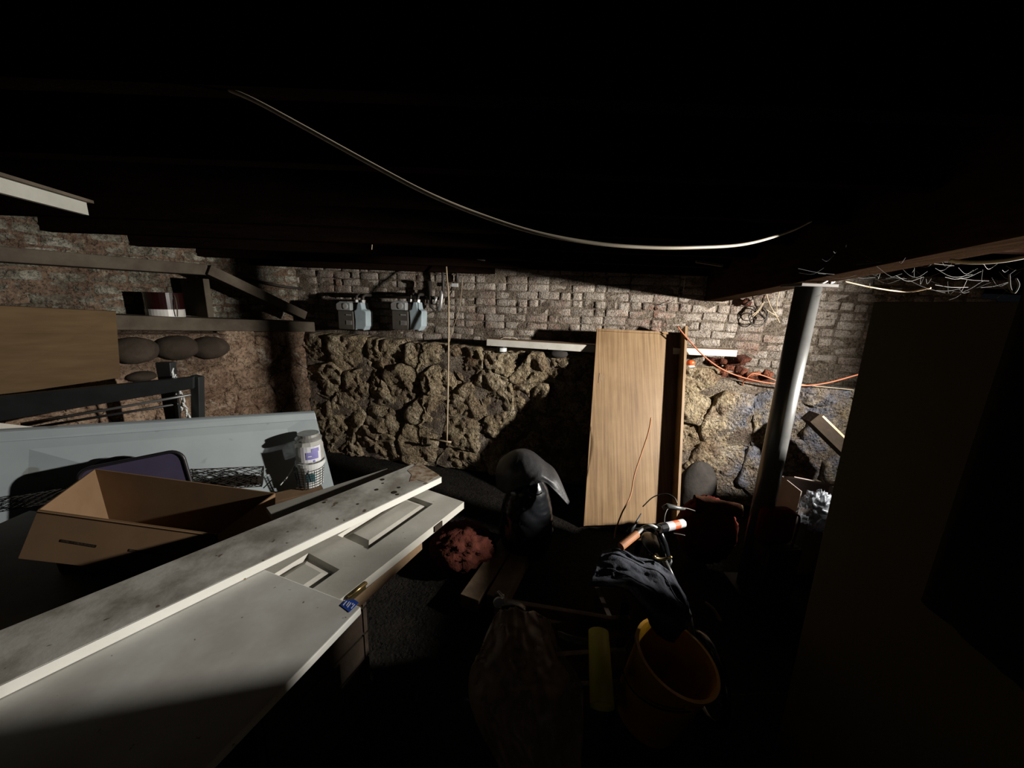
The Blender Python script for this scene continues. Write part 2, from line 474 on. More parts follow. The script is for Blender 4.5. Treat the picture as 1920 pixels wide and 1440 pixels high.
# ================================================================ THE ROOM
CORNER = V((-2.228, 3.946, 0))
BU, BN = V((0.98058, -0.19612, 0)), V((-0.19612, -0.98058, 0))
LU = V((-0.4, -0.917, 0)).normalized()
LN = V((0.917, -0.4, 0)).normalized()
Zv = V((0, 0, 1))
BRICK_BACK, BRICK_LEFT = -0.30, -0.36
def wp(fr, u, v, off):
    U, N = (BU, BN) if fr == 'B' else (LU, LN)
    return CORNER + U * u + N * off + Zv * v
def bw(px, py, off=0.0):
    return onplane(px, py, CORNER + BN * off, BN)
def lw(px, py, off=0.0):
    return onplane(px, py, CORNER + LN * off, LN)
def top_back(u):
    return 1.345 - 0.028 * u + 0.035 * noise.noise(V((u * 2.1, 4.2, 0))) - (0.05 if u > 3.9 else 0)
def top_left(u):
    return 1.36 + 0.05 * u
def ceil_z(Y):                            # the old floor overhead sags towards the back wall
    return 2.20 - 0.073 * (Y - 1.1)

# floor: packed dirt
mb = MB()
def ffn(a, b):
    x, y = -4.2 + 10.9 * a, -3.0 + 8.0 * b
    return V((x, y, -0.012 + 0.018 * fbm(V((x * 2.2, y * 2.2, 3)))))
mb.grid(ffn, 90, 80)
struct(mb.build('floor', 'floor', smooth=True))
# ceiling: boards, with joists as parts
mb = MB()
mb.grid(lambda a, b: V((-4.2 + 10.9 * a, -0.6 + 5.6 * b, ceil_z(-0.6 + 5.6 * b) + 0.20)), 4, 4)
for f in mb.f[:]:
    pass
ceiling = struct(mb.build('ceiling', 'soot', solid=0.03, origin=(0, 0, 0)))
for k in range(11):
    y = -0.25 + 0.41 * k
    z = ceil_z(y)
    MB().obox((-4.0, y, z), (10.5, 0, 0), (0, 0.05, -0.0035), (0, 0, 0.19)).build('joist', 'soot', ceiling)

def wall(fr, name, m_mortar, u1, top, brick_off):
    mb = MB()
    nu = int(u1 / 0.05)
    def fn(a, b):
        u = u1 * a
        tz = top(u) - 0.03
        if b < 0.6:
            v, off = tz * b / 0.6, -0.012
        elif b < 0.7:
            q = (b - 0.6) / 0.1
            v, off = tz + 0.02 * q, -0.012 + (brick_off + 0.002) * q
        else:
            q = (b - 0.7) / 0.3
            v, off = tz + 0.02 + (2.55 - tz) * q, brick_off - 0.004
        nz = 0.030 if b < 0.6 else 0.007
        return wp(fr, u - 0.3 * (1 if b >= 0.65 else 0), v, off + nz * fbm(V((u * 5, v * 5, 7 if fr == 'B' else 31))))
    mb.grid(fn, nu, 60)
    return struct(mb.build(name, m_mortar, smooth=True, origin=(0, 0, 0)))
wall_back = wall('B', 'wall_back', 'mortar', 6.3, top_back, BRICK_BACK)
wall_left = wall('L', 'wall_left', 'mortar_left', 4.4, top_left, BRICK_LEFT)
# far right side of the cellar, out of sight behind the boards
mb = MB()
mb.obox((6.6, -3.0, 0), (0.2, 0, 0), (0, 8.0, 0), (0, 0, 2.6))
struct(mb.build('wall_right', 'soot'))

# bricks -----------------------------------------------------------
def brick_mesh(i):
    rnd = random.Random(100 + i)
    gx, gz = (-0.5, -0.46, -0.17, 0.17, 0.46, 0.5), (-0.5, -0.40, 0.0, 0.40, 0.5)
    nx, nz = len(gx) - 1, len(gz) - 1
    vs, fs = [], []
    for j in range(nz + 1):
        for k in range(nx + 1):
            x, z = gx[k], gz[j]
            edge = k in (0, nx) or j in (0, nz)
            y = -0.006 if edge else rnd.uniform(-.005, .003)
            corner = k in (0, nx) and j in (0, nz)
            q = 0.95 if corner else 1.0
            vs.append((x * 0.204 * q + rnd.uniform(-.003, .003), -y, z * 0.067 * q + rnd.uniform(-.002, .002)))
    W = nx + 1
    fs += [(j * W + k, j * W + k + 1, (j + 1) * W + k + 1, (j + 1) * W + k) for j in range(nz) for k in range(nx)]
    loop = [k for k in range(W)] + [j * W + nx for j in range(1, nz + 1)] + [nz * W + k for k in range(nx - 1, -1, -1)] + [j * W for j in range(nz - 1, 0, -1)]
    b0 = len(vs)
    vs += [(vs[q][0], 0.05, vs[q][2]) for q in loop]
    n = len(loop)
    fs += [(loop[(q + 1) % n], loop[q], b0 + q, b0 + (q + 1) % n) for q in range(n)]
    me = bpy.data.meshes.new('brick')
    me.from_pydata(vs, [], fs)
    me.polygons.foreach_set('use_smooth', [True] * len(fs))
    return me
BM = {}
def bricks(fr, parent, m, u0, u1, v0fn, v1, off, rzoff, limit, jit):
    U, N = (BU, BN) if fr == 'B' else (LU, LN)
    if m not in BM:
        BM[m] = []
        for i in range(7):
            me = brick_mesh(i)
            me.materials.append(M[m])
            BM[m].append(me)
    rot = Matrix((U if fr == 'B' else -U, -N, Zv)).transposed().to_euler()
    made, rest = 0, MB()
    rnd = random.Random(5 if fr == 'B' else 6)
    v, row = 1.05, 0
    cells = []
    while v < v1:
        u = u0 - (0.1 if row % 2 else 0) - rnd.uniform(0, .05)
        header_row = row % 6 == 3
        while u < u1:
            ln = 0.105 if (rnd.random() < (0.6 if header_row else 0.16)) else 0.212
            uc = u + ln / 2
            if v > v0fn(uc) and rnd.random() > 0.012:
                cells.append((uc, v, ln))
            u += ln + 0.004
        v += 0.0755
        row += 1
    for (uc, v, ln) in cells:
        p = wp(fr, uc, v + rnd.uniform(-.007, .007) - 0.012 * math.sin(uc * 1.3), off + rnd.uniform(-jit, jit))
        me = rnd.choice(BM[m])
        sx = (ln - 0.012) / 0.2
        if made < limit:
            o = bpy.data.objects.new('brick', me)
            COL.objects.link(o)
            o.location = p
            o.rotation_euler = (rot.x + rnd.uniform(-.02, .02), rot.y + rnd.uniform(-.045, .045), rot.z + rnd.uniform(-.05, .05))
            o.scale = (sx, 1, rnd.uniform(0.93, 1.05))
            o.parent = parent
            made += 1
        else:
            rm = rot.to_matrix()
            rest.add([p + rm @ V((q.co.x * sx, q.co.y, q.co.z)) for q in me.vertices], [tuple(f.vertices) for f in me.polygons])
    if rest.v:
        o = rest.build('brickwork', m, parent, smooth=True)
        o['kind'] = 'stuff'
def v0_back(u):
    return 1.36 - 0.03 * u if u < 4.15 else 1.16
def order_limit():
    pass
bricks('B', wall_back, 'brick', -0.25, 6.0, v0_back, 2.12, BRICK_BACK, 0, 300, 0.006)
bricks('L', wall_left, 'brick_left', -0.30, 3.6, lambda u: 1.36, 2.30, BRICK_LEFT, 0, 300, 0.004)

# rubble stones ----------------------------------------------------
def clip(poly, p, q):                    # keep the side of the bisector nearer p
    mx, my = (p[0] + q[0]) / 2, (p[1] + q[1]) / 2
    dx, dy = q[0] - p[0], q[1] - p[1]
    out = []
    for i in range(len(poly)):
        a, b = poly[i], poly[(i + 1) % len(poly)]
        da = (a[0] - mx) * dx + (a[1] - my) * dy
        db = (b[0] - mx) * dx + (b[1] - my) * dy
        if da <= 0:
            out.append(a)
        if da * db < 0:
            t = da / (da - db)
            out.append((a[0] + (b[0] - a[0]) * t, a[1] + (b[1] - a[1]) * t))
    return out
def inside_poly(poly, c, ang):
    dx, dy = math.cos(ang), math.sin(ang)
    best = 1e9
    for i in range(len(poly)):
        (x1, y1), (x2, y2) = poly[i], poly[(i + 1) % len(poly)]
        ex, ey = x2 - x1, y2 - y1
        den = dx * ey - dy * ex
        if abs(den) < 1e-9:
            continue
        t = ((x1 - c[0]) * ey - (y1 - c[1]) * ex) / den
        s_ = ((x1 - c[0]) * dy - (y1 - c[1]) * dx) / den
        if t > 0 and -1e-6 <= s_ <= 1 + 1e-6:
            best = min(best, t)
    return best if best < 1e8 else 0.01
def stone(fr, parent, m, poly, seed, h, rough, gap=0.93):
    c = (sum(p[0] for p in poly) / len(poly), sum(p[1] for p in poly) / len(poly))
    N = 56
    rad = [inside_poly(poly, c, 2 * math.pi * k / N) for k in range(N)]
    rs = []
    for k in range(N):                    # round the corners of the cell
        rs.append((rad[k - 1] + 6 * rad[k] + rad[(k + 1) % N]) / 8 * gap)
    mb = MB()
    rings = [1.02, 1.0, 0.96, 0.89, 0.80, 0.70, 0.59, 0.47, 0.34, 0.2, 0.1]
    vs = []
    for ri, r in enumerate(rings):
        for k in range(N):
            a = 2 * math.pi * k / N
            u, v = c[0] + math.cos(a) * rs[k] * r, c[1] + math.sin(a) * rs[k] * r
            wob = V((fbm(V((u * 9, v * 9, seed))), fbm(V((u * 9, v * 9, seed + 9))), 0)) * 0.014 * (1 if ri < 3 else 0.5)
            off = -0.10 if ri == 0 else h * (1 - r ** 4)
            tilt = ((u - c[0]) * math.sin(seed * 7) + (v - c[1]) * math.cos(seed * 5)) * 0.16
            fd = noise.voronoi(V((u * 3.8 + 0.4 * fbm(V((u * 5, v * 5, 2))), v * 3.8 + 0.3 * fbm(V((u * 6, v * 6, 9))), seed)))[0]
            crack = min((fd[1] - fd[0]) / 0.22, 1.0)
            off += (tilt + rough * (0.8 * fbm(V((u * 4.5, v * 4.5, seed * 3))) + 0.5 * crack + 0.28 * ridged(V((u * 14, v * 14, seed))) - 0.45)) * (0.25 if ri == 1 else (0 if ri == 0 else 1))
            vs.append(wp(fr, u + wob.x, v + wob.y, off))
    cen = wp(fr, c[0], c[1], h + rough * 0.4 * fbm(V((c[0] * 7, c[1] * 7, seed * 3))))
    vs.append(cen)
    flip = (fr == 'L')
    fs = []
    for ri in range(len(rings) - 1):
        for k in range(N):
            q = (ri * N + k, ri * N + (k + 1) % N, (ri + 1) * N + (k + 1) % N, (ri + 1) * N + k)
            fs.append(q)
    last = (len(rings) - 1) * N
    fs += [(last + k, last + (k + 1) % N, len(vs) - 1) for k in range(N)]
    U, Nn = (BU, BN) if fr == 'B' else (LU, LN)
    if U.cross(Zv).dot(Nn) < 0:
        fs = [f[::-1] for f in fs]
    mb.add(vs, fs)
    return mb.build('stone', m, parent, smooth=True)
def rubble(fr, parent, m, u1, top, rows, wmin, wmax, h, rough, seed, skip=None):
    rnd = random.Random(seed)
    seeds = []
    v = 0.0
    for r in range(rows):
        hh = 1.36 / rows
        u = -rnd.uniform(0, 0.2)
        while u < u1:
            wd = rnd.uniform(wmin, wmax)
            seeds.append((u + wd / 2, v + hh / 2 + rnd.uniform(-0.42, 0.42) * hh))
            if wd > wmax * 0.75 and rnd.random() < 0.5:
                seeds.append((u + wd * 0.9, v + hh * rnd.choice((0.1, 0.95))))
            u += wd
        v += hh
    for i, p in enumerate(seeds):
        t = top(p[0])
        poly = [(0.0, 0.0), (u1, 0.0), (u1, t), (0.0, t)]
        for j, q in enumerate(seeds):
            if i != j and abs(p[0] - q[0]) < 1.2:
                poly = clip(poly, p, q)
                if len(poly) < 3:
                    break
        if len(poly) < 3:
            continue
        cx = sum(a[0] for a in poly) / len(poly); cy = sum(a[1] for a in poly) / len(poly)
        if skip and skip(cx, cy):
            continue
        stone(fr, parent, m, poly, rnd.uniform(0, 50), h * rnd.uniform(0.5, 1.5), rough, rnd.uniform(0.97, 1.05))
U_HOLE = (4.12, 4.55)
rubble('B', wall_back, 'stone', 6.2, top_back, 4, 0.26, 0.68, 0.016, 0.042, 12,
       skip=lambda u, v: (U_HOLE[0] < u < U_HOLE[1] and v > 1.08))
cob = [lw(px, py, 0.0) for px, py in ((252, 657), (331, 652), (393, 652), (265, 706))]
def cob_uv(p):
    d = p - CORNER
    return d.dot(LU), d.z
cuv = [cob_uv(p) for p in cob]
rubble('L', wall_left, 'stone_left', 3.4, top_left, 6, 0.16, 0.40, 0.022, 0.020, 23,
       skip=lambda u, v: v > 1.18 and min(c[0] for c in cuv) - 0.12 < u < max(c[0] for c in cuv) + 0.2)
for i, (u, v) in enumerate(cuv):
    mb = MB()
    lump(mb, wp('L', u, v, -0.01), (0.14, 0.15, 0.098) if i < 3 else (0.09, 0.09, 0.04), 0.05, 1.6, 28, 18, rid=False, seed=i * 3.3)
    mb.build('stone', 'cobble', wall_left, smooth=True)
# red brick ends exposed in the hole on the right
rnd = random.Random(3)
for k in range(24):
    u = U_HOLE[0] - 0.03 + 0.10 * (k % 5) + rnd.uniform(-.03, .03)
    v = 1.04 + 0.06 * (k // 5) + rnd.uniform(-.02, .02)
    o = bpy.data.objects.new('brick', BM['brick'][k % 7].copy())
    o.data.materials.clear()
    o.data.materials.append(M['red_brick'])
    COL.objects.link(o)
    o.parent = wall_back
    o.location = wp('B', u, v, rnd.uniform(-0.16, -0.04) if v < 1.26 else rnd.uniform(-.27, -.2))
    o.rotation_euler = (rnd.uniform(-.4, .4), rnd.uniform(-.5, .5), rnd.uniform(-.9, .5))
    o.scale = (rnd.uniform(.25, .65), 1.5, rnd.uniform(.5, 1.1))

# ================================================================ GIRDER, COLUMN, CEILING BITS
gA, gB = V((1.33, 0.55, 2.02)), V((1.735, 3.62, 1.797))
gd = gB - gA
mb = MB().obox(gA, gd, (0.16, -0.02, 0), (0, 0, 0.385))
tag(mb.build('girder', 'girder', bevel=0.008), 'dark wooden girder overhead resting on the steel column', 'beam')
col_b = at(1515, 528, 2.05)
cx, cy = col_b.x + 0.03, col_b.y + 0.03
ztop = 2.02 - 0.223 * ((cy - 0.55) / 3.07) - 0.02
c = thing('steel_column', 'dark round steel column holding up the girder', 'column', (cx, cy, 0))
MB().lathe((cx, cy, 0.012), (0, 0, 1), [(0.060, 0), (0.060, ztop - 0.02)], 40).build('shaft', 'column', c, smooth=True)
MB().box((cx, cy, ztop - 0.002), (0.19, 0.16, 0.014)).build('top_plate', 'iron', c)
MB().box((cx, cy, 0.006), (0.2, 0.2, 0.012)).build('base_plate', 'iron', c)
mb = MB()
q = at(1541, 527, cy - 0.03)
mb.tube(smoothpath([q + V((-0.02, 0, -0.014)), q + V((0.005, -0.01, -0.006)), q + V((0.03, -0.01, 0.012)), q + V((0.062, 0, 0.014)), q + V((0.07, 0.01, 0.0)), q + V((0.045, 0.0, -0.008))]), 0.007)
mb.build('clamp', 'chrome', c, smooth=True)['label'] = 'shiny metal clamp at the column top'

# cream cable sagging below the joists
pts = [at(*p) for p in ((430, 168, 1.0), (480, 190, 1.0), (560, 233, 1.0), (700, 310, 1.0), (800, 362, 1.0), (900, 403, 1.02), (1000, 435, 1.04), (1100, 454, 1.07), (1200, 463, 1.11), (1300, 464, 1.18), (1400, 457, 1.32), (1480, 434, 1.55), (1520, 415, 1.7))]
tag(MB().tube(smoothpath(pts), 0.0052, 8).build('hanging_cable', 'cable', smooth=True), 'long cream cable sagging in a wide arc below the dark ceiling', 'cable')
pts = [at(px, py, 1.02) for px, py in ((1782, 489), (1820, 492), (1870, 490), (1920, 482), (2000, 462))]
tag(MB().tube(smoothpath(pts), 0.0052, 8).build('hanging_cable', 'cable', smooth=True), 'short cream cable above the big dark board at right', 'cable')
# white fluorescent-like strip at upper left
a, b_ = atz(-110, 300, 2.10), atz(162, 380, 2.10)
d = (b_ - a)
n_ = V((d.y, -d.x, 0)).normalized()
c = thing('ceiling_strip', 'white strip board fixed under the ceiling at upper left', 'board', b_)
MB().obox(a, d, n_ * -0.02, (0, 0, -0.052)).build('face_board', 'dull_white', c)
MB().obox(a + n_ * 0.02 + V((0, 0, 0.0005)), d * 1.02, n_ * -0.09, (0, 0, 0.012)).build('top_flange', 'timber', c)
# thin pipe along the ceiling at left
pts = [at(250, 345, 2.2), at(370, 392, 2.6), at(480, 425, 3.0), at(600, 447, 3.3)]
tag(MB().tube(pts, 0.012, 10).build('ceiling_pipe', 'iron', smooth=True), 'thin dark pipe running under the ceiling along the left wall', 'pipe')
# pipe and scraps between the joists above the meters
tag(MB().tube([at(735, 452, 3.1), at(910, 486, 3.25)], 0.016, 10).build('ceiling_pipe', 'iron', smooth=True), 'dark pipe under the ceiling above the gas meters', 'pipe')
mb = MB().obox(at(727, 444, 2.9), at(783, 448, 2.9) - at(727, 444, 2.9), (0, 0.02, 0), (0, 0, 0.016))
tag(mb.build('ceiling_lath', 'timber'), 'short pale lath nailed under the ceiling above the meters', 'board')
mb = MB().obox(at(1306, 492, 2.6), at(1356, 500, 2.6) - at(1306, 492, 2.6), (0, 0.02, 0), (0, 0, 0.014))
tag(mb.build('ceiling_lath', 'timber'), 'short pale lath under the ceiling left of the steel column', 'board')
for px, py in ((697, 409), (716, 412)):
    pass
c = thing('lamp_holder', 'small grey lamp holder on the ceiling above the left meter', 'fixture', at(708, 411, 2.7))
MB().lathe(at(708, 411, 2.7), (0, 0, 1), [(0.03, 0), (0.04, 0.02), (0.05, 0.05), (0.05, 0.075)], 16).build('body', 'timber', c, smooth=True)
MB().tube([at(716, 414, 2.7), at(717, 430, 2.7), at(699, 445, 2.7), at(697, 468, 2.7)], 0.0025, 6).build('pull_cord', 'cable_thin', c)
mb = MB()
q = at(823, 327, 1.9)
mb.tube([q + V((0.014 * math.cos(t), 0.0, 0.016 * math.sin(t))) for t in [math.pi * 2 * i / 14 for i in range(12)]], 0.003, 6)
tag(mb.build('ceiling_hook', 'iron', smooth=True), 'small round hook in the dark ceiling above the sagging cable', 'hook')

# ================================================================ LEFT WALL TIMBERS
a, b_ = lw(590, 604, 0.03), lw(180, 589, 0.03)
e = (b_ - a) * 1.35
mb = MB().obox(a, e, LN * -0.36, (0, 0, -0.105))
tag(mb.build('ledge_timber', 'timber', bevel=0.006), 'long grey timber lying as a ledge along the left stone wall', 'beam')
zl = lambda px: lw(px, 595, 0.03)
a, b_ = lw(392, 516, 0.0), lw(-60, 486, 0.0)
mb = MB().obox(a, b_ - a, LN * -0.30, (0, 0, 0.085))
tag(mb.build('upper_timber', 'timber', bevel=0.006), 'dark horizontal timber high on the left wall above the can', 'beam')
a, b_ = lw(402, 596, 0.02), lw(389, 522, 0.02)
mb = MB().obox(V((a.x, a.y, a.z + 0.004)), LU * 0.045, LN * -0.34, (0, 0, b_.z - a.z - 0.008))
tag(mb.build('stud', 'timber', bevel=0.004), 'short upright board standing on the left ledge beside the can', 'post')
a, b_ = lw(392, 508, 0.035), lw(574, 594, 0.035)
dd = (b_ - a)
pn = LN.cross(dd).normalized()
if pn.z < 0:
    pn = -pn
mb = MB().obox(a - pn * 0.03, dd, LN * -0.10, pn * 0.085)
tag(mb.build('diagonal_brace', 'timber', bevel=0.005), 'sloping grey timber brace running down to the wall corner', 'beam')
pts = [lw(425, 518, -0.30), lw(480, 527, -0.30), lw(530, 537, -0.30), lw(566, 541, -0.30)]
tag(MB().tube(pts, 0.014, 10).build('wall_pipe', 'iron', smooth=True), 'thin dark pipe on the left bricks above the sloping brace', 'pipe')
# paint can on the ledge
q = lw(312, 594, -0.15)
can = thing('paint_can', 'dark maroon can with a white bottom band on the left ledge', 'can', (q.x, q.y, q.z))
MB().lathe(q + V((0, 0, 0.001)), (0, 0, 1), [(0.12, 0), (0.121, 0.004), (0.121, 0.062)], 36).build('bottom_band', 'tin_white', can, smooth=False)
MB().lathe(q + V((0, 0, 0.0625)), (0, 0, 1), [(0.121, 0), (0.121, 0.118), (0.124, 0.119), (0.124, 0.128), (0.112, 0.128), (0.108, 0.118)], 36).build('body', 'tin_red', can, smooth=False)
mb = MB()
mb.tube(smoothpath([q + V((0.118, -0.03, 0.17)), q + V((0.142, -0.05, 0.13)), q + V((0.146, -0.055, 0.06)), q + V((0.135, -0.05, 0.01))]), 0.004, 6)
mb.build('handle', 'timber', can, smooth=True)
# large tan board at the far left
TL, TR, BR, BL = at(-60, 570, 2.03), at(217, 584, 2.42), at(226, 708, 2.38), at(-60, 750, 1.98)
nrm = (TR - TL).cross(BL - TL).normalized()
if nrm.y < 0:
    nrm = -nrm
c = thing('tan_panel', 'large tan board leaning at the far left above the black rails', 'board', BL)
MB().prism([TL, TR, BR, BL], nrm * 0.03).build('sheet', 'ply', c)
s0, s1 = at(-60, 624, 2.01), at(180, 627, 2.345)
MB().prism([s0 - nrm * 0.003, s1 - nrm * 0.003, s1 - nrm * 0.003 + V((0, 0, -0.006)), s0 - nrm * 0.003 + V((0, 0, -0.006))], nrm * 0.006).build('seam', 'ply', c)
# black bed frame
def quadbar(mb, pts, depth):
    n = (pts[1] - pts[0]).cross(pts[3] - pts[0]).normalized()
    if n.y < 0:
        n = -n
    mb.prism(pts, n * depth)
c = thing('bed_frame', 'black metal bed frame rails behind the white panel', 'bed frame', at(365, 790, 2.25))
mb = MB(); quadbar(mb, [at(-60, 750, 1.93), at(363, 707, 2.33), at(363, 729, 2.33), at(-60, 800, 1.93)], 0.03); mb.build('side_rail', 'black_metal', c, bevel=0.004)
mb = MB(); quadbar(mb, [at(356, 704, 2.36), at(372, 708, 2.36), at(374, 800, 2.36), at(358, 800, 2.36)], 0.05); mb.build('end_post', 'black_metal', c, bevel=0.004)
MB().tube([at(40, 795, 1.96), at(200, 768, 2.13), at(358, 740, 2.31)], 0.008, 10).build('rod', 'column', c, smooth=True)
MB().tube([at(60, 802, 2.05), at(335, 757, 2.35)], 0.008, 10).build('rod', 'black_metal', c, smooth=True)
mb = MB(); quadbar(mb, [at(290, 680, 2.42), at(318, 680, 2.42), at(330, 800, 2.42), at(312, 800, 2.42)], 0.05); mb.build('end_post', 'black_metal', c, bevel=0.004)
mb = MB()
for i in range(26):
    t = i / 26
    q0 = at(327 + 26 * t + random.uniform(-5, 5), 690 + 100 * t, 2.33)
    mb.tube([q0, q0 + V((random.uniform(-.015, .015), -0.005, -0.03)), q0 + V((random.uniform(-.02, .02), 0, -0.055))], [0.004, 0.007, 0.002], 5)
tag(mb.build('plastic_wrap', 'white_plastic', smooth=True), 'torn white plastic wrap around the black bed frame post', 'wrap')

# ================================================================ PALE METAL PANEL AND CLUTTER AT LEFT
PZ_ = 0.58                               # low platform the boxes stand on
TL, TR = at(-80, 813, 1.58), at(590, 773, 2.42)
BL, BR = at(-80, 960, 1.57), at(627, 915, 2.405)
def ext(a, b, z):
    return a + (b - a) * ((z - a.z) / (b.z - a.z))
BL2, BR2 = ext(TL, BL, 0.02), ext(TR, BR, 0.02)
nrm = (TR - TL).cross(BL - TL).normalized()
if nrm.y > 0:
    nrm = -nrm
c = thing('pale_panel', 'long bluish white panel standing on edge below the left wall', 'panel', BR2)
MB().prism([TL, TR, BR2, BL2], -nrm * 0.028).build('sheet', 'pale_panel', c)
k0 = 0.05
MB().prism([TL + nrm * 0.001, TR + nrm * 0.001, TR + (BR2 - TR) * k0 + nrm * 0.001, TL + (BL2 - TL) * k0 + nrm * 0.001], nrm * 0.012).build('top_rim', 'pale_panel', c, bevel=0.003)

mb = MB().prism([at(-60, 786, 1.74), at(68, 801, 1.86), at(-60, 816, 1.70)], (0, 0, -0.02))
tag(mb.build('board_corner', 'white_board'), 'pale pointed board corner behind the long pale panel at far left', 'board')
# platform: an old pale door on two low crates
a0 = atz(-150, 1010, PZ_); 
plat = [V((-2.20, 0.66, 0.724)), V((-1.06, 0.98, 0.602)), V((-1.06, 1.56, 0.602)), V((-2.20, 1.52, 0.724))]
tag(MB().prism(plat, (0, 0, -0.04)).build('old_board', 'grey_board', bevel=0.004), 'pale dusty board lying flat beneath the big cardboard box', 'board')
def crate(cx, cy, sx, sy, h, rz, label, m='dark_wood', z0=0.0):
    c = thing('wooden_crate', label, 'crate', (cx, cy, z0))
    R = Matrix.Rotation(rz, 3, 'Z')
    n = max(2, round(h / 0.12))
    for (ax, s1, s2) in (((0, 1), sx, sy), ((1, 0), sy, sx)):
        for sg in (-1, 1):
            for k in range(n):
                hh = h / n - 0.012
                cz = z0 + h / n * (k + 0.5)
                off = R @ V((ax[0] * (s2 / 2 - 0.009) * sg, ax[1] * (s2 / 2 - 0.009) * sg, 0))
                dims = (s1 if ax[1] else 0.018, 0.018 if ax[1] else s1 - 0.05, hh)
                MB().box(V((cx, cy, cz)) + off, dims, rz).build('slat', m, c)
    for sx_ in (-1, 1):
        for sy_ in (-1, 1):
            p = R @ V((sx_ * (sx / 2 - 0.03), sy_ * (sy / 2 - 0.03), 0))
            MB().box(V((cx, cy, z0 + h / 2)) + p, (0.03, 0.03, h), rz).build('post', m, c)
    MB().box(V((cx, cy, z0 + h - 0.012)), (sx - 0.045, sy - 0.045, 0.012), rz).build('lid', m, c)
    return c
crate(-1.62, 1.24, 0.74, 0.46, 0.555, 0.0, 'low dark crate under the pale board beneath the cardboard box')

# open cardboard box
rim = [atz(178, 880, 0.94), atz(514, 925, 0.825), atz(405, 1003, 0.825), atz(72, 957, 0.94)]
ctr = sum(rim, V((0, 0, 0))) / 4
bot = [ctr + (p - ctr) * 0.95 for p in rim]
def plat_z(x):
    return 0.602 + (-1.06 - x) * (0.122 / 1.14)
bot = [V((p.x, p.y, plat_z(p.x) + 0.004)) for p in bot]
zb = plat_z(ctr.x)
box = thing('cardboard_box', 'large open brown cardboard box on the pale board at left', 'box', (ctr.x, ctr.y, zb))
def sheet(mb, a, b, c_, d, th=0.006):
    n = (V(b) - V(a)).cross(V(d) - V(a)).normalized()
    mb.prism([a, b, c_, d], n * th)
for i in range(4):
    j = (i + 1) % 4
    mb = MB(); sheet(mb, rim[i], rim[j], bot[j], bot[i]); mb.build('side', 'card', box)
mb = MB(); sheet(mb, bot[0], bot[1], bot[2], bot[3], 0.005); mb.build('base', 'card', box)
fl = [atz(34, 1047, 0.80), atz(360, 1085, 0.70)]
fa, fb = rim[3] + V((0, 0, 0.004)), rim[2] + V((0, 0, 0.004))
fn_ = (fb - fa).cross(fl[0] - fa).normalized()
if fn_.y > 0:
    fn_ = -fn_
fl[1] = onplane(360, 1085, fa, fn_)
mb = MB(); mb.prism([fa, fb, fl[1], fl[0]], -fn_ * 0.005); fp = mb.build('flap', 'card', box)
for s0, s1 in (((115, 1011), (182, 1022)), ((243, 1029), (306, 1038))):
    a = onplane(*s0, fa, fn_) + fn_ * 0.0006
    b_ = onplane(*s1, fa, fn_) + fn_ * 0.0006
    dn = (fl[0] - fa).normalized()
    MB().prism([a, b_, b_ + dn * 0.008, a + dn * 0.008], fn_ * 0.0006).build('slot', 'dark_wood', fp)

# purple tote lid and black lid behind the box
def rrect_plate(mb, o, ux, uy, w, h, r, th, inset=None):
    n = ux.cross(uy).normalized()
    def outline(w, h, r):
        pts = []
        for (cx_, cy_, a0_) in ((w / 2 - r, h / 2 - r, 0), (-w / 2 + r, h / 2 - r, 90), (-w / 2 + r, -h / 2 + r, 180), (w / 2 - r, -h / 2 + r, 270)):
            for k in range(7):
                a_ = D(a0_ + 15 * k)
                pts.append(o + ux * (cx_ + r * math.cos(a_)) + uy * (cy_ + r * math.sin(a_)))
        return pts
    mb.prism(outline(w, h, r), n * th)
    return outline, n
lid_c = at(262, 915, 1.735)
ux = (at(345, 878, 1.79) - at(215, 906, 1.68)).normalized()
uy = V((0, 0.12, 1)); uy = (uy - ux * uy.dot(ux)).normalized()
c = thing('tote_lid', 'purple plastic tote lid propped behind the open cardboard box', 'lid', (lid_c.x, lid_c.y, lid_c.z - 0.2))
mb = MB(); out, n_ = rrect_plate(mb, lid_c, ux, uy, 0.42, 0.31, 0.055, -0.012); mb.build('panel', 'purple', c)
mb = MB(); pts = [p for p in out(0.42, 0.31, 0.055)]; mb.tube(pts + [pts[0]], 0.009, 8, False); mb.build('rim', 'dark_lid', c, smooth=True)
mb = MB(); pts = [p - n_ * 0.006 if n_.y < 0 else p - n_ * 0.0 for p in out(0.32, 0.215, 0.045)]; mb.tube(pts + [pts[0]], 0.0045, 6, False); mb.build('groove', 'dark_lid', c, smooth=True)
q = at(232, 930, 1.775)
tag(MB().lathe(q, (0.12, -1, 0.25), [(0.20, 0), (0.215, 0.006), (0.215, 0.02), (0.19, 0.022)], 40).build('round_lid', 'dark_lid'), 'black round lid behind the purple tote lid', 'lid')

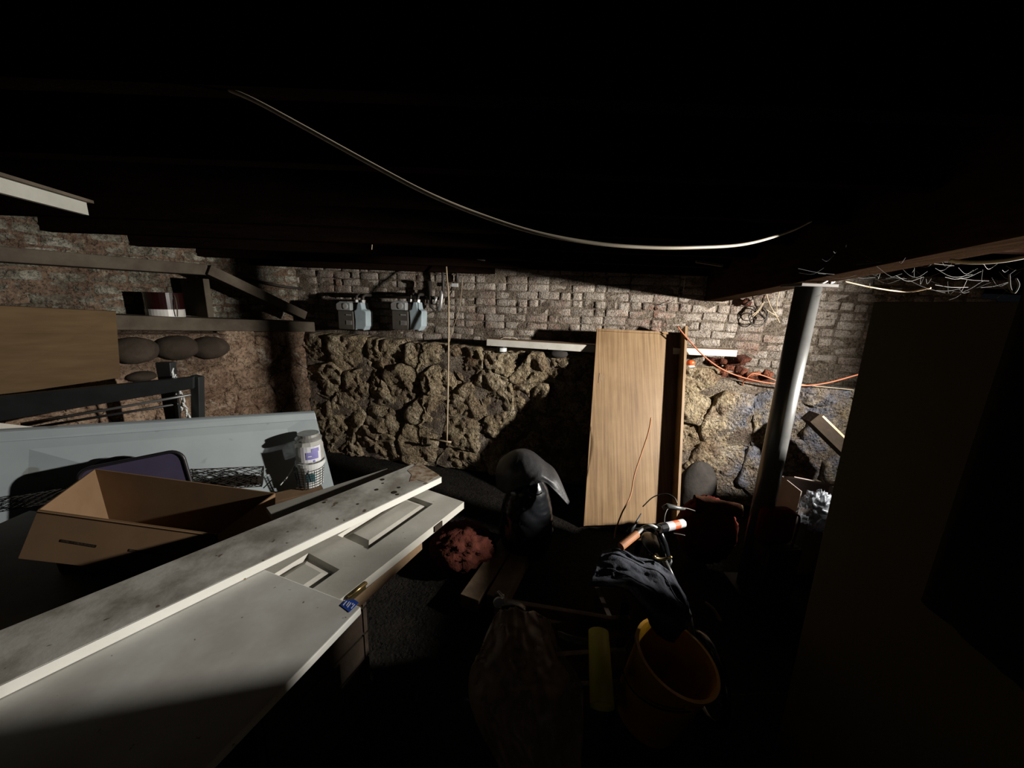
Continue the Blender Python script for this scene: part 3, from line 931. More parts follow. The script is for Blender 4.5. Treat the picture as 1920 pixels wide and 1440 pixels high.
# roll of wire mesh
def chicken(mb, p0, p1, r, nu, nv, tr=0.0017):
    ax = (p1 - p0); L = ax.length
    u, w_, a_ = basis(ax)
    def pt(s_, t_):
        th = 2 * math.pi * s_
        return p0 + a_ * (t_ * L) + (u * math.cos(th) + w_ * math.sin(th)) * r
    for i in range(nu):
        for j in range(nv):
            s_ = (i + 0.5 * (j % 2)) / nu
            t_ = j / nv
            t2 = (j + 1) / nv
            mb.tube([pt(s_, t_), pt(s_ + 0.5 / nu, t2)], tr, 3, False)
            mb.tube([pt(s_, t_), pt(s_ - 0.5 / nu, t2)], tr, 3, False)
    for t_ in (0, 1):
        ring = [pt(k / 24, t_) for k in range(25)]
        mb.tube(ring, tr * 1.6, 4, False)
p0, p1 = at(356, 900, 1.90), at(492, 893, 2.06)
c = thing('wire_mesh_roll', 'rolled dark wire mesh lying behind the cardboard box', 'wire roll', (p0 + p1) / 2 - V((0, 0, 0.07)))
mb = MB(); chicken(mb, p0, p1, 0.060, 10, 9, 0.0022); mb.build('mesh', 'wire', c)['kind'] = 'stuff'
mb = MB(); chicken(mb, p0 + V((0, 0, -0.015)), p1 + V((0, 0, -.015)), 0.036, 8, 9, 0.002); mb.build('inner_coil', 'wire', c)['kind'] = 'stuff'
ax_r = (p1 - p0)
MB().tube([p0 + ax_r * t + V((0, 0.01, -0.026)) for t in (0.25, 0.4, 0.6, 0.8, 0.97)], [0.012, 0.030, 0.034, 0.032, 0.02], 10).build('dark_bundle', 'dark_cover', c, smooth=True)
p0, p1 = at(-40, 955, 1.50), at(128, 925, 1.66)
mb = MB(); chicken(mb, p0, p1, 0.03, 10, 14, 0.0013)
o = mb.build('wire_mesh_offcut', 'wire'); tag(o, 'narrow strip of wire mesh at the foot of the pale panel', 'wire roll')

# dull cardboard box under the bucket
bz = 0.50
bc = atz(520, 912, bz)
bx_dir = V((0.8, 0.6, 0)); by_dir = V((-0.6, 0.8, 0))
back = TR.copy()
gap_ = (bc - BR2).dot(-by_dir)
o0 = bc + by_dir * (gap_ - 0.02 - 0.24) - bx_dir * 0.36
BB = 0.375
cb = thing('cardboard_box', 'dull closed cardboard box supporting the white bucket', 'box', bc)
MB().obox(V((o0.x, o0.y, BB)), bx_dir * 0.60, by_dir * 0.24, (0, 0, bz - BB - 0.004)).build('body', 'card_dark', cb, bevel=0.004)
MB().obox(V((o0.x, o0.y, bz - 0.0035)), bx_dir * 0.60, by_dir * 0.118, (0, 0, 0.0035)).build('flap', 'card_dark', cb)
MB().obox(V((o0.x, o0.y, bz - 0.0035)) + by_dir * 0.122, bx_dir * 0.60, by_dir * 0.118, (0, 0, 0.0035)).build('flap', 'card_dark', cb)

ccx = o0 + bx_dir * 0.30 + by_dir * 0.12
crate(ccx.x, ccx.y, 0.56, 0.22, 0.372, math.atan2(0.6, 0.8), 'low dark crate beneath the dull cardboard box and the white bucket')
# white bucket, wire basket, jar
q = atz(585, 905, bz + 0.001)
q = q + V((0.6, -0.8, 0)) * 0.018
hb = at(585, 862, q.y).z - bz
bk = thing('bucket', 'white plastic bucket with a wire basket around it and a jar on top', 'bucket', q)
rt = 0.083
MB().lathe(q, (0, 0, 1), [(rt * 0.80, 0), (rt * 0.97, hb * 0.86), (rt * 1.08, hb * 0.87), (rt * 1.08, hb), (rt * 0.99, hb), (rt * 0.97, hb * 0.9)], 32).build('body', 'white_plastic', bk, smooth=False)
MB().obox(q + V((0.012, -rt * 0.98, 0.05)), (0.045, 0.018, 0), (0, 0.004, 0), (0, 0, 0.055)).build('label', 'teal', bk)
mb = MB()
mb.tube(smoothpath([q + V((-rt * 1.05, 0, hb * 0.9)), q + V((-rt * 1.5, -0.05, hb * 0.45)), q + V((-rt * 1.9, -0.09, 0.03))]), 0.0035, 6)
mb.build('handle', 'white_plastic', bk, smooth=True)
q2 = q + V((-0.006, -0.012, 0.0))
bs = thing('wire_basket', 'black wire basket hugging the white bucket', 'basket', q2)
mb = MB()
for k in range(8):
    z = 0.006 + k * hb * 0.72 / 7
    r = rt * (0.9 + 0.22 * z / hb)
    mb.tube([q2 + V((r * math.cos(t), r * math.sin(t), z)) for t in [D(150 + 10 * i) for i in range(25)]], 0.0016, 4)
mb.build('hoop', 'black_metal', bs)
mb = MB()
for i in range(13):
    t = D(155 + 230 * i / 12)
    mb.tube([q2 + V((rt * 0.9 * math.cos(t), rt * 0.9 * math.sin(t), 0.004)), q2 + V((rt * 1.06 * math.cos(t), rt * 1.06 * math.sin(t), hb * 0.72))], 0.0016, 4)
mb.build('upright', 'black_metal', bs)
mb = MB()
for t in (D(282), D(296)):
    mb.tube([q2 + V((rt * 0.93 * math.cos(t - 0.1), rt * 0.95 * math.sin(t - .1), 0.004)), q2 + V((rt * 1.12 * math.cos(t), rt * 1.12 * math.sin(t), hb * 0.82))], 0.0032, 5)
mb.build('latch_bar', 'black_metal', bs)
qj = q + V((0, 0, hb + 0.002))
hj = at(583, 812, q.y).z - qj.z
jr = 0.090
jar = thing('plastic_jar', 'cloudy clear jar with a purple label standing on the white bucket', 'jar', qj)
MB().lathe(qj, (0, 0, 1), [(jr * 0.86, 0), (jr * 0.95, 0.012), (jr * 0.93, hj * 0.62), (jr * 0.80, hj * 0.74), (jr * 0.80, hj * 0.78)], 10).build('body', 'jar', jar, smooth=False)
MB().lathe(qj + V((0, 0, hj * 0.78)), (0, 0, 1), [(jr * 0.86, 0), (jr * 0.88, hj * 0.06), (jr * 0.78, hj * 0.10), (jr * 0.70, hj * 0.13), (jr * 0.70, hj * 0.22), (jr * 0.58, hj * 0.22)], 24).build('lid', 'valve', jar, smooth=False)
def arc_patch(base, r, a0_, a1_, z0, z1, off, n=6):
    mb = MB()
    mb.grid(lambda a_, b_: base + V(((r + off) * math.cos(D(a0_ + (a1_ - a0_) * a_)), (r + off) * math.sin(D(a0_ + (a1_ - a0_) * a_)), z0 + (z1 - z0) * b_)), n, 2)
    return mb
lab = arc_patch(qj, jr * 0.95, 265, 345, 0.012, hj * 0.64, 0.002).build('label', 'label_white', jar, solid=0.001)
arc_patch(qj, jr * 0.95, 285, 332, hj * 0.18, hj * 0.44, 0.0035).build('print', 'label_purple', lab, solid=0.001)
arc_patch(qj, jr * 0.95, 306, 336, hj * 0.44, hj * 0.57, 0.0035).build('print', 'label_purple', lab, solid=0.001)
arc_patch(qj, jr * 0.95, 292, 306, hj * 0.28, hj * 0.31, 0.0045).build('print', 'label_white', lab, solid=0.001)
arc_patch(qj, jr * 0.95, 310, 318, hj * 0.06, hj * 0.14, 0.0035).build('print', 'label_purple', lab, solid=0.001)

# ================================================================ DOORS AND BOARDS IN THE FOREGROUND
def rect_from(A, dirv, L, wdir, W):
    return [A, A + dirv * L, A + dirv * L + wdir * W, A + wdir * W]
# panelled bifold door
zt = 0.84
A = atz(870, 941, zt)
dl = (atz(655, 1110, zt) - A).normalized()
dw = V((dl.y, -dl.x, 0))
if dw.x > 0:
    dw = -dw
def uvd(px, py):
    p = atz(px, py, zt) - A
    return p.dot(dl), p.dot(dw)
p1a = uvd(812, 945); p1b = uvd(683, 1027); p1c = uvd(640, 1005)
p2a = uvd(632, 1074); p2b = uvd(582, 1036)
DW, DL, DT = 0.40, 1.15, 0.034
b0_, b1_ = 0.11, 0.275
ra = [(max(0.05, p1a[0]), p1b[0]), (p1b[0] + 0.12, p1b[0] + 0.45)]
al = [0.0, ra[0][0], ra[0][1], ra[1][0], ra[1][1], DL]
bl = [0.0, b0_, b1_, DW]
door = thing('panel_door', 'off-white panelled door lying flat under the long plank', 'door', A + V((0, 0, -DT)))
mb = MB()
def dp(a, b, z=0.0):
    return A + dl * a + dw * b + V((0, 0, z))
for i in range(5):
    for j in range(3):
        a0_, a1_, c0_, c1_ = al[i], al[i + 1], bl[j], bl[j + 1]
        if i in (1, 3) and j == 1:
            rings = [(0, 0), (0.010, -0.013), (0.016, -0.013), (0.040, -0.001)]
            R_ = [[dp(a0_ + s, c0_ + s, z), dp(a1_ - s, c0_ + s, z), dp(a1_ - s, c1_ - s, z), dp(a0_ + s, c1_ - s, z)] for s, z in rings]
            for k in range(3):
                for e_ in range(4):
                    mb.add([R_[k][e_], R_[k][(e_ + 1) % 4], R_[k + 1][(e_ + 1) % 4], R_[k + 1][e_]], [(0, 1, 2, 3)])
            mb.add(R_[3], [(0, 1, 2, 3)])
        else:
            mb.add([dp(a0_, c0_), dp(a1_, c0_), dp(a1_, c1_), dp(a0_, c1_)], [(0, 1, 2, 3)])
cs = [dp(0, 0), dp(DL, 0), dp(DL, DW), dp(0, DW)]
mb.add(cs + [p + V((0, 0, -DT)) for p in cs], [(0, 4, 5, 1), (1, 5, 6, 2), (2, 6, 7, 3), (3, 7, 4, 0), (4, 7, 6, 5)])
mb.build('leaf', 'door', door)
h_ = uvd(655, 1108)[0]
hg = MB().obox(dp(h_ - 0.055, -0.003, -0.030), dl * 0.07, -dw * 0.003, (0, 0, 0.029)).build('hinge', 'brass', door)
MB().tube([dp(h_ - 0.055, -0.009, -0.006), dp(h_ + 0.015, -0.009, -0.006)], 0.006, 8).build('knuckle', 'brass', hg, smooth=True)
h2 = uvd(826, 980)[0]
MB().obox(dp(h2 - 0.02, -0.002, -0.03), dl * 0.05, -dw * 0.003, (0, 0, 0.026)).build('hinge', 'dark_wood', door)['label'] = 'dark patch standing in for the latch hole'  # dark plate added where the latch hole sits
# grey board beside it under the plank
zt2 = 0.866
A2 = atz(726, 878, zt2)
d2 = (atz(515, 946, zt2) - A2).normalized()
w2 = V((-d2.y, d2.x, 0))
if w2.x < 0:
    w2 = -w2
tag(MB().prism(rect_from(A2, d2, 0.55, w2, 0.17), (0, 0, -0.024)).build('grey_board', 'grey_board', bevel=0.002), 'grey dusty board half hidden beneath the long dirty plank', 'board')
# smooth slab door with the blue sticker
A3 = atz(677, 1138, zt2)
d3 = (atz(520, 1300, zt2) - A3).normalized()
w3 = V((d3.y, -d3.x, 0))
if w3.x > 0:
    w3 = -w3
sl = thing('slab_door', 'smooth white slab door with a blue sticker on its corner', 'door', A3 + V((0, 0, -0.024)))
MB().prism(rect_from(A3, d3, 1.0, w3, 0.62), (0, 0, -0.0245)).build('leaf', 'slab', sl, bevel=0.003)
e0 = A3 + d3 * 0.004 + w3 * 0.008 + V((0, 0, 0.0006))
st = MB().prism([atz(664, 1124, zt2 + .0006), atz(673, 1130, zt2 + .0006), atz(655, 1148, zt2 + .0006), atz(638, 1135, zt2 + .0006), atz(648, 1125, zt2 + .0006)], (0, 0, 0.0007)).build('sticker', 'sticker', sl)
zp = zt2 + 0.0016
for (x0, y0, x1, y1) in ((650, 1127, 643, 1135), (655, 1128, 649, 1136), (658, 1130, 651, 1139), (665, 1133, 658, 1141), (662, 1131, 660, 1134)):
    a, b_ = atz(x0, y0, zp), atz(x1, y1, zp)
    sd = V((-(b_ - a).y, (b_ - a).x, 0)).normalized() * 0.0016
    MB().prism([a - sd, b_ - sd, b_ + sd, a + sd], (0, 0, 0.0005)).build('print', 'print_white', st)
# the long dirty plank on top
zt4 = 0.898
A4 = atz(828, 894, zt4)
d4 = (atz(430, 1082, zt4) - A4).normalized()
w4 = V((d4.y, -d4.x, 0))
if w4.x > 0:
    w4 = -w4
wd4 = (atz(785, 866, zt4) - A4).length
pk = thing('long_plank', 'long dirty white plank lying across the top of the doors', 'board', A4 + V((0, 0, -0.036)))
MB().prism(rect_from(A4, d4, 1.75, w4, wd4), (0, 0, -0.030)).build('top_board', 'plank', pk, bevel=0.002)
MB().obox(A4 + V((0, 0, -0.0295)) + d4 * 0.003 - w4 * 0.0025, d4 * 1.74, w4 * 0.002, (0, 0, 0.029)).build('edge_band', 'plank_edge', pk)['label'] = 'clean white edge, lit brightness partly in its colour'
rnd = random.Random(2)
for (px, py, rr) in ((717, 899, 4), (739, 923, 5), (706, 918, 3.5), (748, 914, 3), (718, 906, 2), (608, 942, 2.5), (671, 945, 2), (745, 927, 3)):
    q = atz(px, py, zt4 + 0.0003)
    MB().lathe(q, (0, 0, 1), [(rr * 0.0027, 0), (rr * 0.0022, 0.0006)], 12).build('stain', 'dark_wood', pk)
tip = [atz(x, y, zt4 + 0.0003) for x, y in ((779, 872), (787, 867), (800, 876), (824, 891), (812, 897), (800, 905), (783, 900), (768, 903), (772, 890), (764, 882))]
MB().prism(tip, (0, 0, 0.0006)).build('stain', 'rust_stain', pk)['label'] = 'rusty brown stain at the plank tip'
# added brown patch standing in for the gap between plank and slab door
q = [atz(441, 1086, zt2 + .001), atz(463, 1074, zt2 + .001), atz(461, 1086, zt2 + .001), atz(455, 1088, zt2 + .001)]
tag(MB().prism(q, (0, 0, 0.004)).build('notch_patch', 'lumber'), 'brown patch standing in for the notch between slab door and plank', 'patch')
# brown lumber below the panelled door
zl_ = zt - DT - 0.002
A5 = atz(792, 1020, zl_ - 0.02)
d5 = (atz(668, 1132, zl_ - 0.02) - A5).normalized()
w5 = V((d5.y, -d5.x, 0))
if w5.x > 0:
    w5 = -w5
A5 = V((A5.x, A5.y, zl_)) + V((0.0, 0, 0))
tag(MB().prism(rect_from(A5, d5, 0.62, w5, 0.16), (0, 0, -0.045)).build('lumber', 'lumber', bevel=0.003), 'brown plank of lumber sticking out below the panelled door', 'board')
tag(MB().prism(rect_from(A5 + w5 * 0.28 - d5 * .05, d5, 0.75, w5, 0.12), (0, 0, -0.045)).build('lumber', 'lumber', bevel=0.003), 'brown plank hidden beneath the left side of the panelled door', 'board')
zc = zl_ - 0.047
crate(-0.82, 1.15, 0.36, 0.45, zc, math.atan2(d5.y, d5.x) + math.pi / 2, 'tall dark crate carrying the stack of doors')

# ================================================================ BACK WALL: METERS, PIPES, SHELVES
def meter():
    base = bw(672, 618, -0.12)
    p = lambda dx, dz, off=0.0: base + BU * dx + Zv * dz + BN * off
    g = thing('gas_meter', 'left gas meter on the stone ledge by the corner', 'meter', base, 'gas meters on the brick wall')
    # right-hand bellows body: shaped pale casing
    mb = MB()
    out = [(0.0, 0.0), (0.028, 0.012), (0.08, 0.012), (0.104, 0.0), (0.135, 0.05), (0.14, 0.19), (0.128, 0.205), (0.098, 0.215), (0.085, 0.285), (0.045, 0.285), (0.028, 0.215), (0.0, 0.20), (0.008, 0.1)]
    mb.prism([p(x + 0.018, z, 0.09) for x, z in out], BN * -0.13)
    mb.build('casing', 'meter', g, bevel=0.012)
    mb = MB(); mb.prism([p(x, z, 0.093) for x, z in ((-0.17, 0.004), (0.012, 0.004), (0.012, 0.195), (-0.17, 0.195))], BN * -0.13); mb.build('front', 'meter_dark', g, bevel=0.01)
    ix = MB().prism([p(x, z, 0.12) for x, z in ((-0.16, 0.20), (0.0, 0.20), (0.0, 0.275), (-0.03, 0.29), (-0.12, 0.29), (-0.16, 0.27))], BN * -0.13).build('index_box', 'index', g, bevel=0.008)
    MB().lathe(p(-0.055, 0.243, 0.121), BN, [(0.03, 0), (0.03, 0.006), (0.022, 0.008)], 18).build('dial', 'chrome', ix)
    MB().obox(p(-0.155, 0.21, 0.121), BU * 0.055, BN * 0.003, (0, 0, 0.05)).build('dial_plate', 'plate', ix)
    pl = MB().obox(p(-0.072, 0.055, 0.094), BU * 0.066, BN * 0.003, (0, 0, 0.042)).build('label', 'plate', g)
    for k in range(3):
        MB().obox(p(-0.066, 0.064 + 0.011 * k, 0.0975), BU * 0.05, BN * 0.001, (0, 0, 0.004)).build('print', 'meter_dark', pl)
    MB().obox(p(-0.070, 0.148, 0.094), BU * 0.056, BN * 0.003, (0, 0, 0.014)).build('badge', 'plate', g)
    for x in (0.012, 0.085):
        mb = MB(); mb.tube([p(x, 0.27, 0.02), p(x, 0.34, 0.02), p(x, 0.36, -0.02), p(x, 0.36, -0.12)], 0.016, 10); pp = mb.build('inlet_pipe', 'iron', g, smooth=True)
        MB().lathe(p(x, 0.28, 0.02), Zv, [(0.026, 0), (0.026, 0.03)], 6).build('nut', 'valve', pp)
    return g
m1 = meter()
m2 = copy_tree(m1)
m2.location = m1.location + (bw(772, 619, -0.12) - bw(672, 618, -0.12))
m2['label'] = 'right gas meter on the stone ledge nearest the valves'
# feed pipe with valves right of the meters
c = thing('gas_pipe', 'dark gas pipe with grey valves right of the meters', 'pipe', bw(832, 580, -0.2))
o_ = -0.2
MB().tube([bw(640, 555, -.26), bw(800, 558, -.26), bw(830, 560, -.24)], 0.017, 10).build('header', 'iron', c, smooth=True)
MB().tube([bw(830, 500, -.22), bw(831, 535, -.22), bw(830, 560, -.22)], 0.015, 10).build('riser', 'iron', c, smooth=True)
MB().tube([bw(826, 545, -.2), bw(828, 552, -.2), bw(826, 575, -.2), bw(822, 582, -.2)], [0.012, 0.02, 0.02, 0.014], 12).build('valve', 'valve', c, smooth=True)
MB().tube([bw(812, 556, -.18), bw(818, 558, -.18), bw(815, 567, -.18), bw(812, 570, -.18)], [0.008, 0.016, 0.016, 0.008], 10).build('valve', 'valve', c, smooth=True)
MB().tube([bw(798, 530, -.2), bw(806, 528, -.2), bw(808, 575, -.2), bw(818, 583, -.2)], 0.018, 10).build('drop_pipe', 'iron', c, smooth=True)
a = bw(847, 531, -.24)
tag(MB().obox(a, BU * 0.07, BN * 0.012, (0, 0, -0.036)).build('pipe_tag', 'white_plastic', bevel=0.003), 'small white tag box on the bricks right of the valves', 'tag')
tag(MB().tube([bw(857, 505, -.26), bw(857, 530, -.26)], 0.014, 10).build('wall_pipe', 'iron', smooth=True), 'short dark pipe dropping to the small white tag', 'pipe')
# thin upright conduit with its foot
c = thing('thin_conduit', 'thin pale upright conduit in front of the back wall', 'conduit', bw(840, 828, 0.10))
pts = [bw(836, 486, -0.15), bw(838, 520, -0.05), bw(841, 560, 0.05), bw(841, 640, 0.13), bw(840, 720, 0.13), bw(838, 826, 0.12)]
MB().tube(smoothpath(pts), 0.0085, 8).build('tube', 'cable_thin', c, smooth=True)
MB().tube([bw(806, 823, .12), bw(838, 828, .12), bw(846, 829, .12)], 0.010, 8).build('foot', 'cable_thin', c, smooth=True)
tag(MB().tube(smoothpath([bw(868, 520, -.27), bw(862, 575, -.2), bw(848, 620, 0.0), bw(843, 640, 0.11)]), 0.003, 6).build('thin_wire', 'cable_thin', smooth=True), 'thin loose wire slanting down to the pale upright conduit', 'wire')

# left white shelf plank with its props
def shelf(x0, y0, x1, y1, off, depth, h, name, label):
    a, b_ = bw(x0, y0, off), bw(x1, y1, off)
    c = thing(name, label, 'board', a)
    e = b_ - a
    MB().obox(a, e, BN * -depth, (0, 0, h)).build('board', 'white_board', c, bevel=0.003)
    MB().obox(a + Zv * (h + 0.0005) + BN * -0.004, e, BN * -(depth - 0.006), (0, 0, 0.004)).build('rough_top', 'pine_top', c)
    return a, e
a, e = shelf(912, 648, 1128, 662, 0.03, 0.14, 0.062, 'white_plank', 'white plank balanced on a tin and a stone against the brick wall')
tag(MB().tube(smoothpath([a + e * 0.12 + Zv * 0.068 + BN * -.03, a + e * 0.16 + Zv * 0.085 + BN * -.03, a + e * 0.24 + Zv * 0.084 + BN * -.04, a + e * .27 + Zv * 0.072 + BN * -.05]), 0.004, 6).build('wire_scrap', 'cable', smooth=True), 'short curved wire scrap on the left white plank', 'wire')
q = a + e * 0.13 + BN * -0.055
q.z = a.z - 0.062
tin = thing('tin', 'small dark tin with a white label under the left white plank', 'tin', q)
MB().lathe(q, Zv, [(0.05, 0), (0.05, 0.006), (0.048, 0.008), (0.048, 0.05), (0.05, 0.052), (0.05, 0.06)], 22).build('body', 'black_metal', tin, smooth=False)
arc_patch(q, 0.048, 250, 340, 0.012, 0.046, 0.0015).build('label', 'white_plastic', tin, solid=0.001)
q = a + e * 0.64 + BN * -0.06
mb = MB(); lump(mb, q + V((0, 0, -0.042)), (0.092, 0.06, 0.042), 0.08, 2.0, 20, 12)
tag(mb.build('prop_stone', 'rock', smooth=True), 'grey stone propping up the right end of the left white plank', 'stone')
shelf(1262, 664, 1381, 669, -0.02, 0.12, 0.055, 'white_plank', 'short white plank right of the leaning cabinet')
# orange capped bottle
q = bw(1292, 702, -0.03)
hb2 = bw(1292, 675, -0.03).z - q.z
bt = thing('small_bottle', 'small white bottle with an orange cap right of the leaning cabinet', 'bottle', q)
MB().lathe(q, Zv, [(0.036, 0), (0.04, 0.008), (0.04, hb2 * 0.55), (0.03, hb2 * 0.68)], 18).build('body', 'white_plastic', bt, smooth=True)
MB().lathe(q + Zv * (hb2 * 0.685), Zv, [(0.034, 0), (0.032, hb2 * 0.25), (0.02, hb2 * 0.32)], 18).build('cap', 'orange', bt, smooth=True)
arc_patch(q, 0.04, 200, 300, 0.02, hb2 * 0.4, 0.0015).build('label', 'orange', bt, solid=0.001)

# cords and wires at the right of the back wall
pts = [bw(1270, 612, 0.02), bw(1288, 634, 0.03), bw(1318, 666, 0.05), bw(1350, 690, 0.06), bw(1390, 707, 0.06), bw(1440, 718, 0.08), bw(1500, 723, 0.1), bw(1550, 718, 0.1), bw(1610, 702, 0.1)]
tag(MB().tube(smoothpath(pts), 0.0062, 7).build('orange_cord', 'orange_cord', smooth=True), 'orange extension cord looping across the back wall past the column', 'cord')
pts = [bw(1492, 720, 0.04), bw(1540, 725, 0.05), bw(1600, 731, 0.05)]
tag(MB().tube(smoothpath(pts), 0.004, 6).build('thin_wire', 'cable_thin', smooth=True), 'thin brownish wire under the orange cord right of the column', 'wire')
pts = [bw(1392, 722, 0.0), bw(1396, 714, .03), bw(1410, 701, 0.04), bw(1430, 704, 0.02), bw(1455, 714, 0.02)]
tag(MB().tube(smoothpath(pts), 0.005, 6).build('orange_cord', 'orange_cord', smooth=True), 'short orange cord end on the broken red bricks left of the column', 'cord')
c = thing('wire_bundle', 'tangle of black and tan wires hanging on the bricks left of the column', 'wires', bw(1420, 610, -0.22))
mb = MB()
for cx_, cy_, r_ in ((1424, 588, 15), (1421, 594, 17), (1420, 600, 14)):
    mb.tube([bw(cx_ + r_ * math.cos(t), cy_ + r_ * 0.9 * math.sin(t), -.22 + 0.01 * math.sin(t)) for t in [2 * math.pi * i / 24 for i in range(25)]], 0.0042, 6, False)
mb.build('coil', 'wire', c, smooth=True)
for pl_ in (((1437, 527), (1436, 545), (1443, 570), (1455, 592), (1462, 605)), ((1462, 545), (1457, 565), (1456, 585)), ((1433, 565), (1425, 580), (1412, 594)), ((1430, 568), (1421, 582), (1409, 592)), ((1436, 580), (1448, 588), (1460, 594))):
    MB().tube(smoothpath([bw(x, y, -.2) for x, y in pl_], 5), 0.0042, 6).build('strand', 'cable_thin', c, smooth=True)
MB().tube(smoothpath([bw(1396, 572, -.21), bw(1420, 556, -.2), bw(1450, 548, -.2), bw(1485, 540, -.2)], 5), 0.0055, 6).build('strand', 'wire', c, smooth=True)
mb = MB(); lump(mb, bw(1400, 567, -.24), (0.035, 0.03, 0.03), 0.3, 3, 14, 10); mb.build('clip', 'red_brick', c, smooth=True)
tag(MB().tube(smoothpath([bw(1285, 518, -.1), bw(1283, 535, -.1), bw(1281, 545, -.1)]), 0.003, 6).build('thin_wire', 'cable_thin', smooth=True), 'short wire end dangling from the ceiling above the cabinet', 'wire')
tag(MB().tube(smoothpath([bw(1225, 568, -.27), bw(1245, 572, -.26), bw(1265, 563, -.26)]), 0.003, 6).build('thin_wire', 'wire', smooth=True), 'dark curved wire on the bricks above the leaning cabinet', 'wire')

# ================================================================ LEANING CABINET
TLc, BLc = at(1119, 616, 3.36), atz(1094, 986, 0.012)
TRc = at(1279, 624, 3.33)
BRc = onplane(1262, 980, TLc, (TRc - TLc).cross(BLc - TLc).normalized())
cab = thing('leaning_cabinet', 'open wood-grain cabinet leaning against the back wall', 'cabinet', BLc)
wv = (TRc - TLc)
up = (TLc - BLc)
wv0 = wv.normalized()
W_ = wv.length
nf = wv0.cross(up.normalized()).normalized()
if nf.y > 0:
    nf = -nf
def cp(a, h, f=0.0):
    b_ = BLc + (BRc - BLc) * a
    t_ = TLc + (TRc - TLc) * a
    return b_ + (t_ - b_) * h + nf * f
MB().prism([cp(0, 0), cp(1, 0), cp(1, 1), cp(0, 1)], -nf * 0.018).build('back_panel', 'veneer', cab)
MB().prism([cp(0.972, 0), cp(1, 0), cp(1, 1.012), cp(0.972, 1.012)], nf * 0.115).build('side_panel', 'veneer', cab)
MB().prism([cp(0, 0), cp(0.012, 0), cp(0.012, 1), cp(0, 1)], nf * 0.012).build('edge_strip', 'veneer', cab)
MB().prism([cp(0.012, 0.985), cp(0.972, 0.985), cp(0.972, 0.998), cp(0.012, 0.998)], nf * 0.012).build('top_strip', 'veneer', cab)
q = onplane(1128, 706, cp(0, 0.7, 0.001), nf)
ax_, ay_ = wv0, up.normalized()
MB().prism([q + ax_ * -0.02 + ay_ * 0.03, q + ax_ * 0.035 + ay_ * 0.0, q + ax_ * -0.025 + ay_ * -0.06], nf * 0.0015).build('scar', 'lumber', cab)['label'] = 'dark triangular scar'
# orange wire in front of it
pts = [at(1221, 783, 2.72), at(1216, 810, 2.70), at(1203, 850, 2.65), at(1190, 890, 2.58), at(1182, 930, 2.5), at(1166, 962, 2.42), at(1155, 992, 2.35), at(1152, 1010, 2.3)]
tag(MB().tube(smoothpath(pts), 0.0055, 7).build('loose_wire', 'copper_wire', smooth=True), 'loose copper-coloured wire standing up in front of the leaning cabinet', 'wire')

# ================================================================ BIN BAG, RAG, FLOOR BOARDS
bc = at(988, 950, 2.30)
mb = MB()
def bag(a, b):
    th = 2 * math.pi * a
    h = b
    prof = [(0.0, 0.02), (0.05, 0.155), (0.25, 0.185), (0.5, 0.17), (0.72, 0.13), (0.86, 0.075), (1.0, 0.01)]
    for (h0, r0), (h1, r1) in zip(prof, prof[1:]):
        if h <= h1:
            r = r0 + (r1 - r0) * (h - h0) / (h1 - h0)
            break
    z = 0.012 + 0.70 * h
    q = V((math.cos(th) * 1.2, math.sin(th) * 1.2, z * 9 + 1.5 * math.cos(th)))
    q2 = V((math.cos(th) * 1.5, math.sin(th) * 1.5, z * 26 + 5 * math.cos(th + 0.8)))
    r *= 1 + 0.05 * fbm(q * 0.5) + 0.035 * ridged(q2) + 0.012 * ridged(q2 * 2.7)
    return V((bc.x + math.cos(th) * r, bc.y + math.sin(th) * r * 0.95, z))
mb.grid(bag, 64, 70, wrap=True)
bg = thing('bin_bag', 'full glossy black bin bag under the grey sheet', 'bag', (bc.x, bc.y, 0))
mb.build('sack', 'black_plastic', bg, smooth=True)
q = at(1003, 920, 2.09)
MB().tube([q + V((0.045 * math.cos(t), 0.004 * math.sin(t * 2), 0.028 * math.sin(t))) for t in [D(160 + 10 * i) for i in range(19)]], 0.004, 6).build('rim_fold', 'charcoal', bg, smooth=True)
# charcoal sheet draped over the bag, flap to the right
ctrl = [[(932, 915, 2.25), (930, 885, 2.30), (938, 862, 2.40), (955, 850, 2.50)],
        [(950, 925, 2.12), (950, 885, 2.14), (958, 850, 2.28), (968, 843, 2.48)],
        [(975, 915, 2.06), (975, 885, 2.08), (980, 850, 2.22), (985, 842, 2.46)],
        [(1002, 908, 2.04), (1002, 885, 2.06), (1002, 858, 2.20), (1000, 848, 2.42)],
        [(1022, 905, 2.04), (1024, 893, 2.06), (1024, 875, 2.16), (1020, 864, 2.34)],
        [(1044, 925, 2.04), (1046, 912, 2.06), (1046, 896, 2.12), (1042, 884, 2.24)],
        [(1064, 946, 2.06), (1066, 944, 2.07), (1067, 941, 2.08), (1066, 938, 2.10)]]
def catmull(p, t):
    a, b, c, d = p
    return 0.5 * ((2 * b) + (c - a) * t + (2 * a - 5 * b + 4 * c - d) * t * t + (3 * b - a - 3 * c + d) * t ** 3)
def crow(row, b):
    m = len(row) - 1
    y = min(b * m, m - 1e-6)
    j = int(y)
    g = lambda k: row[k] if 0 <= k <= m else (row[0] * 2 - row[1] if k < 0 else row[m] * 2 - row[m - 1])
    return catmull([g(j - 1), g(j), g(j + 1), g(j + 2)], y - j)
def bil(C, a, b):
    if not isinstance(C[0][0], V):
        for r in C:
            r[:] = [at(*q) for q in r]
    return crow([crow(r, b) for r in C], a)
mb = MB()
mb.grid(lambda a, b: bil(ctrl, a, b) + V((0, -1, 0.6)) * 0.009 * ridged(V((a * 5, b * 2.4, 2.0))) * (1 - a * 0.7), 60, 24)
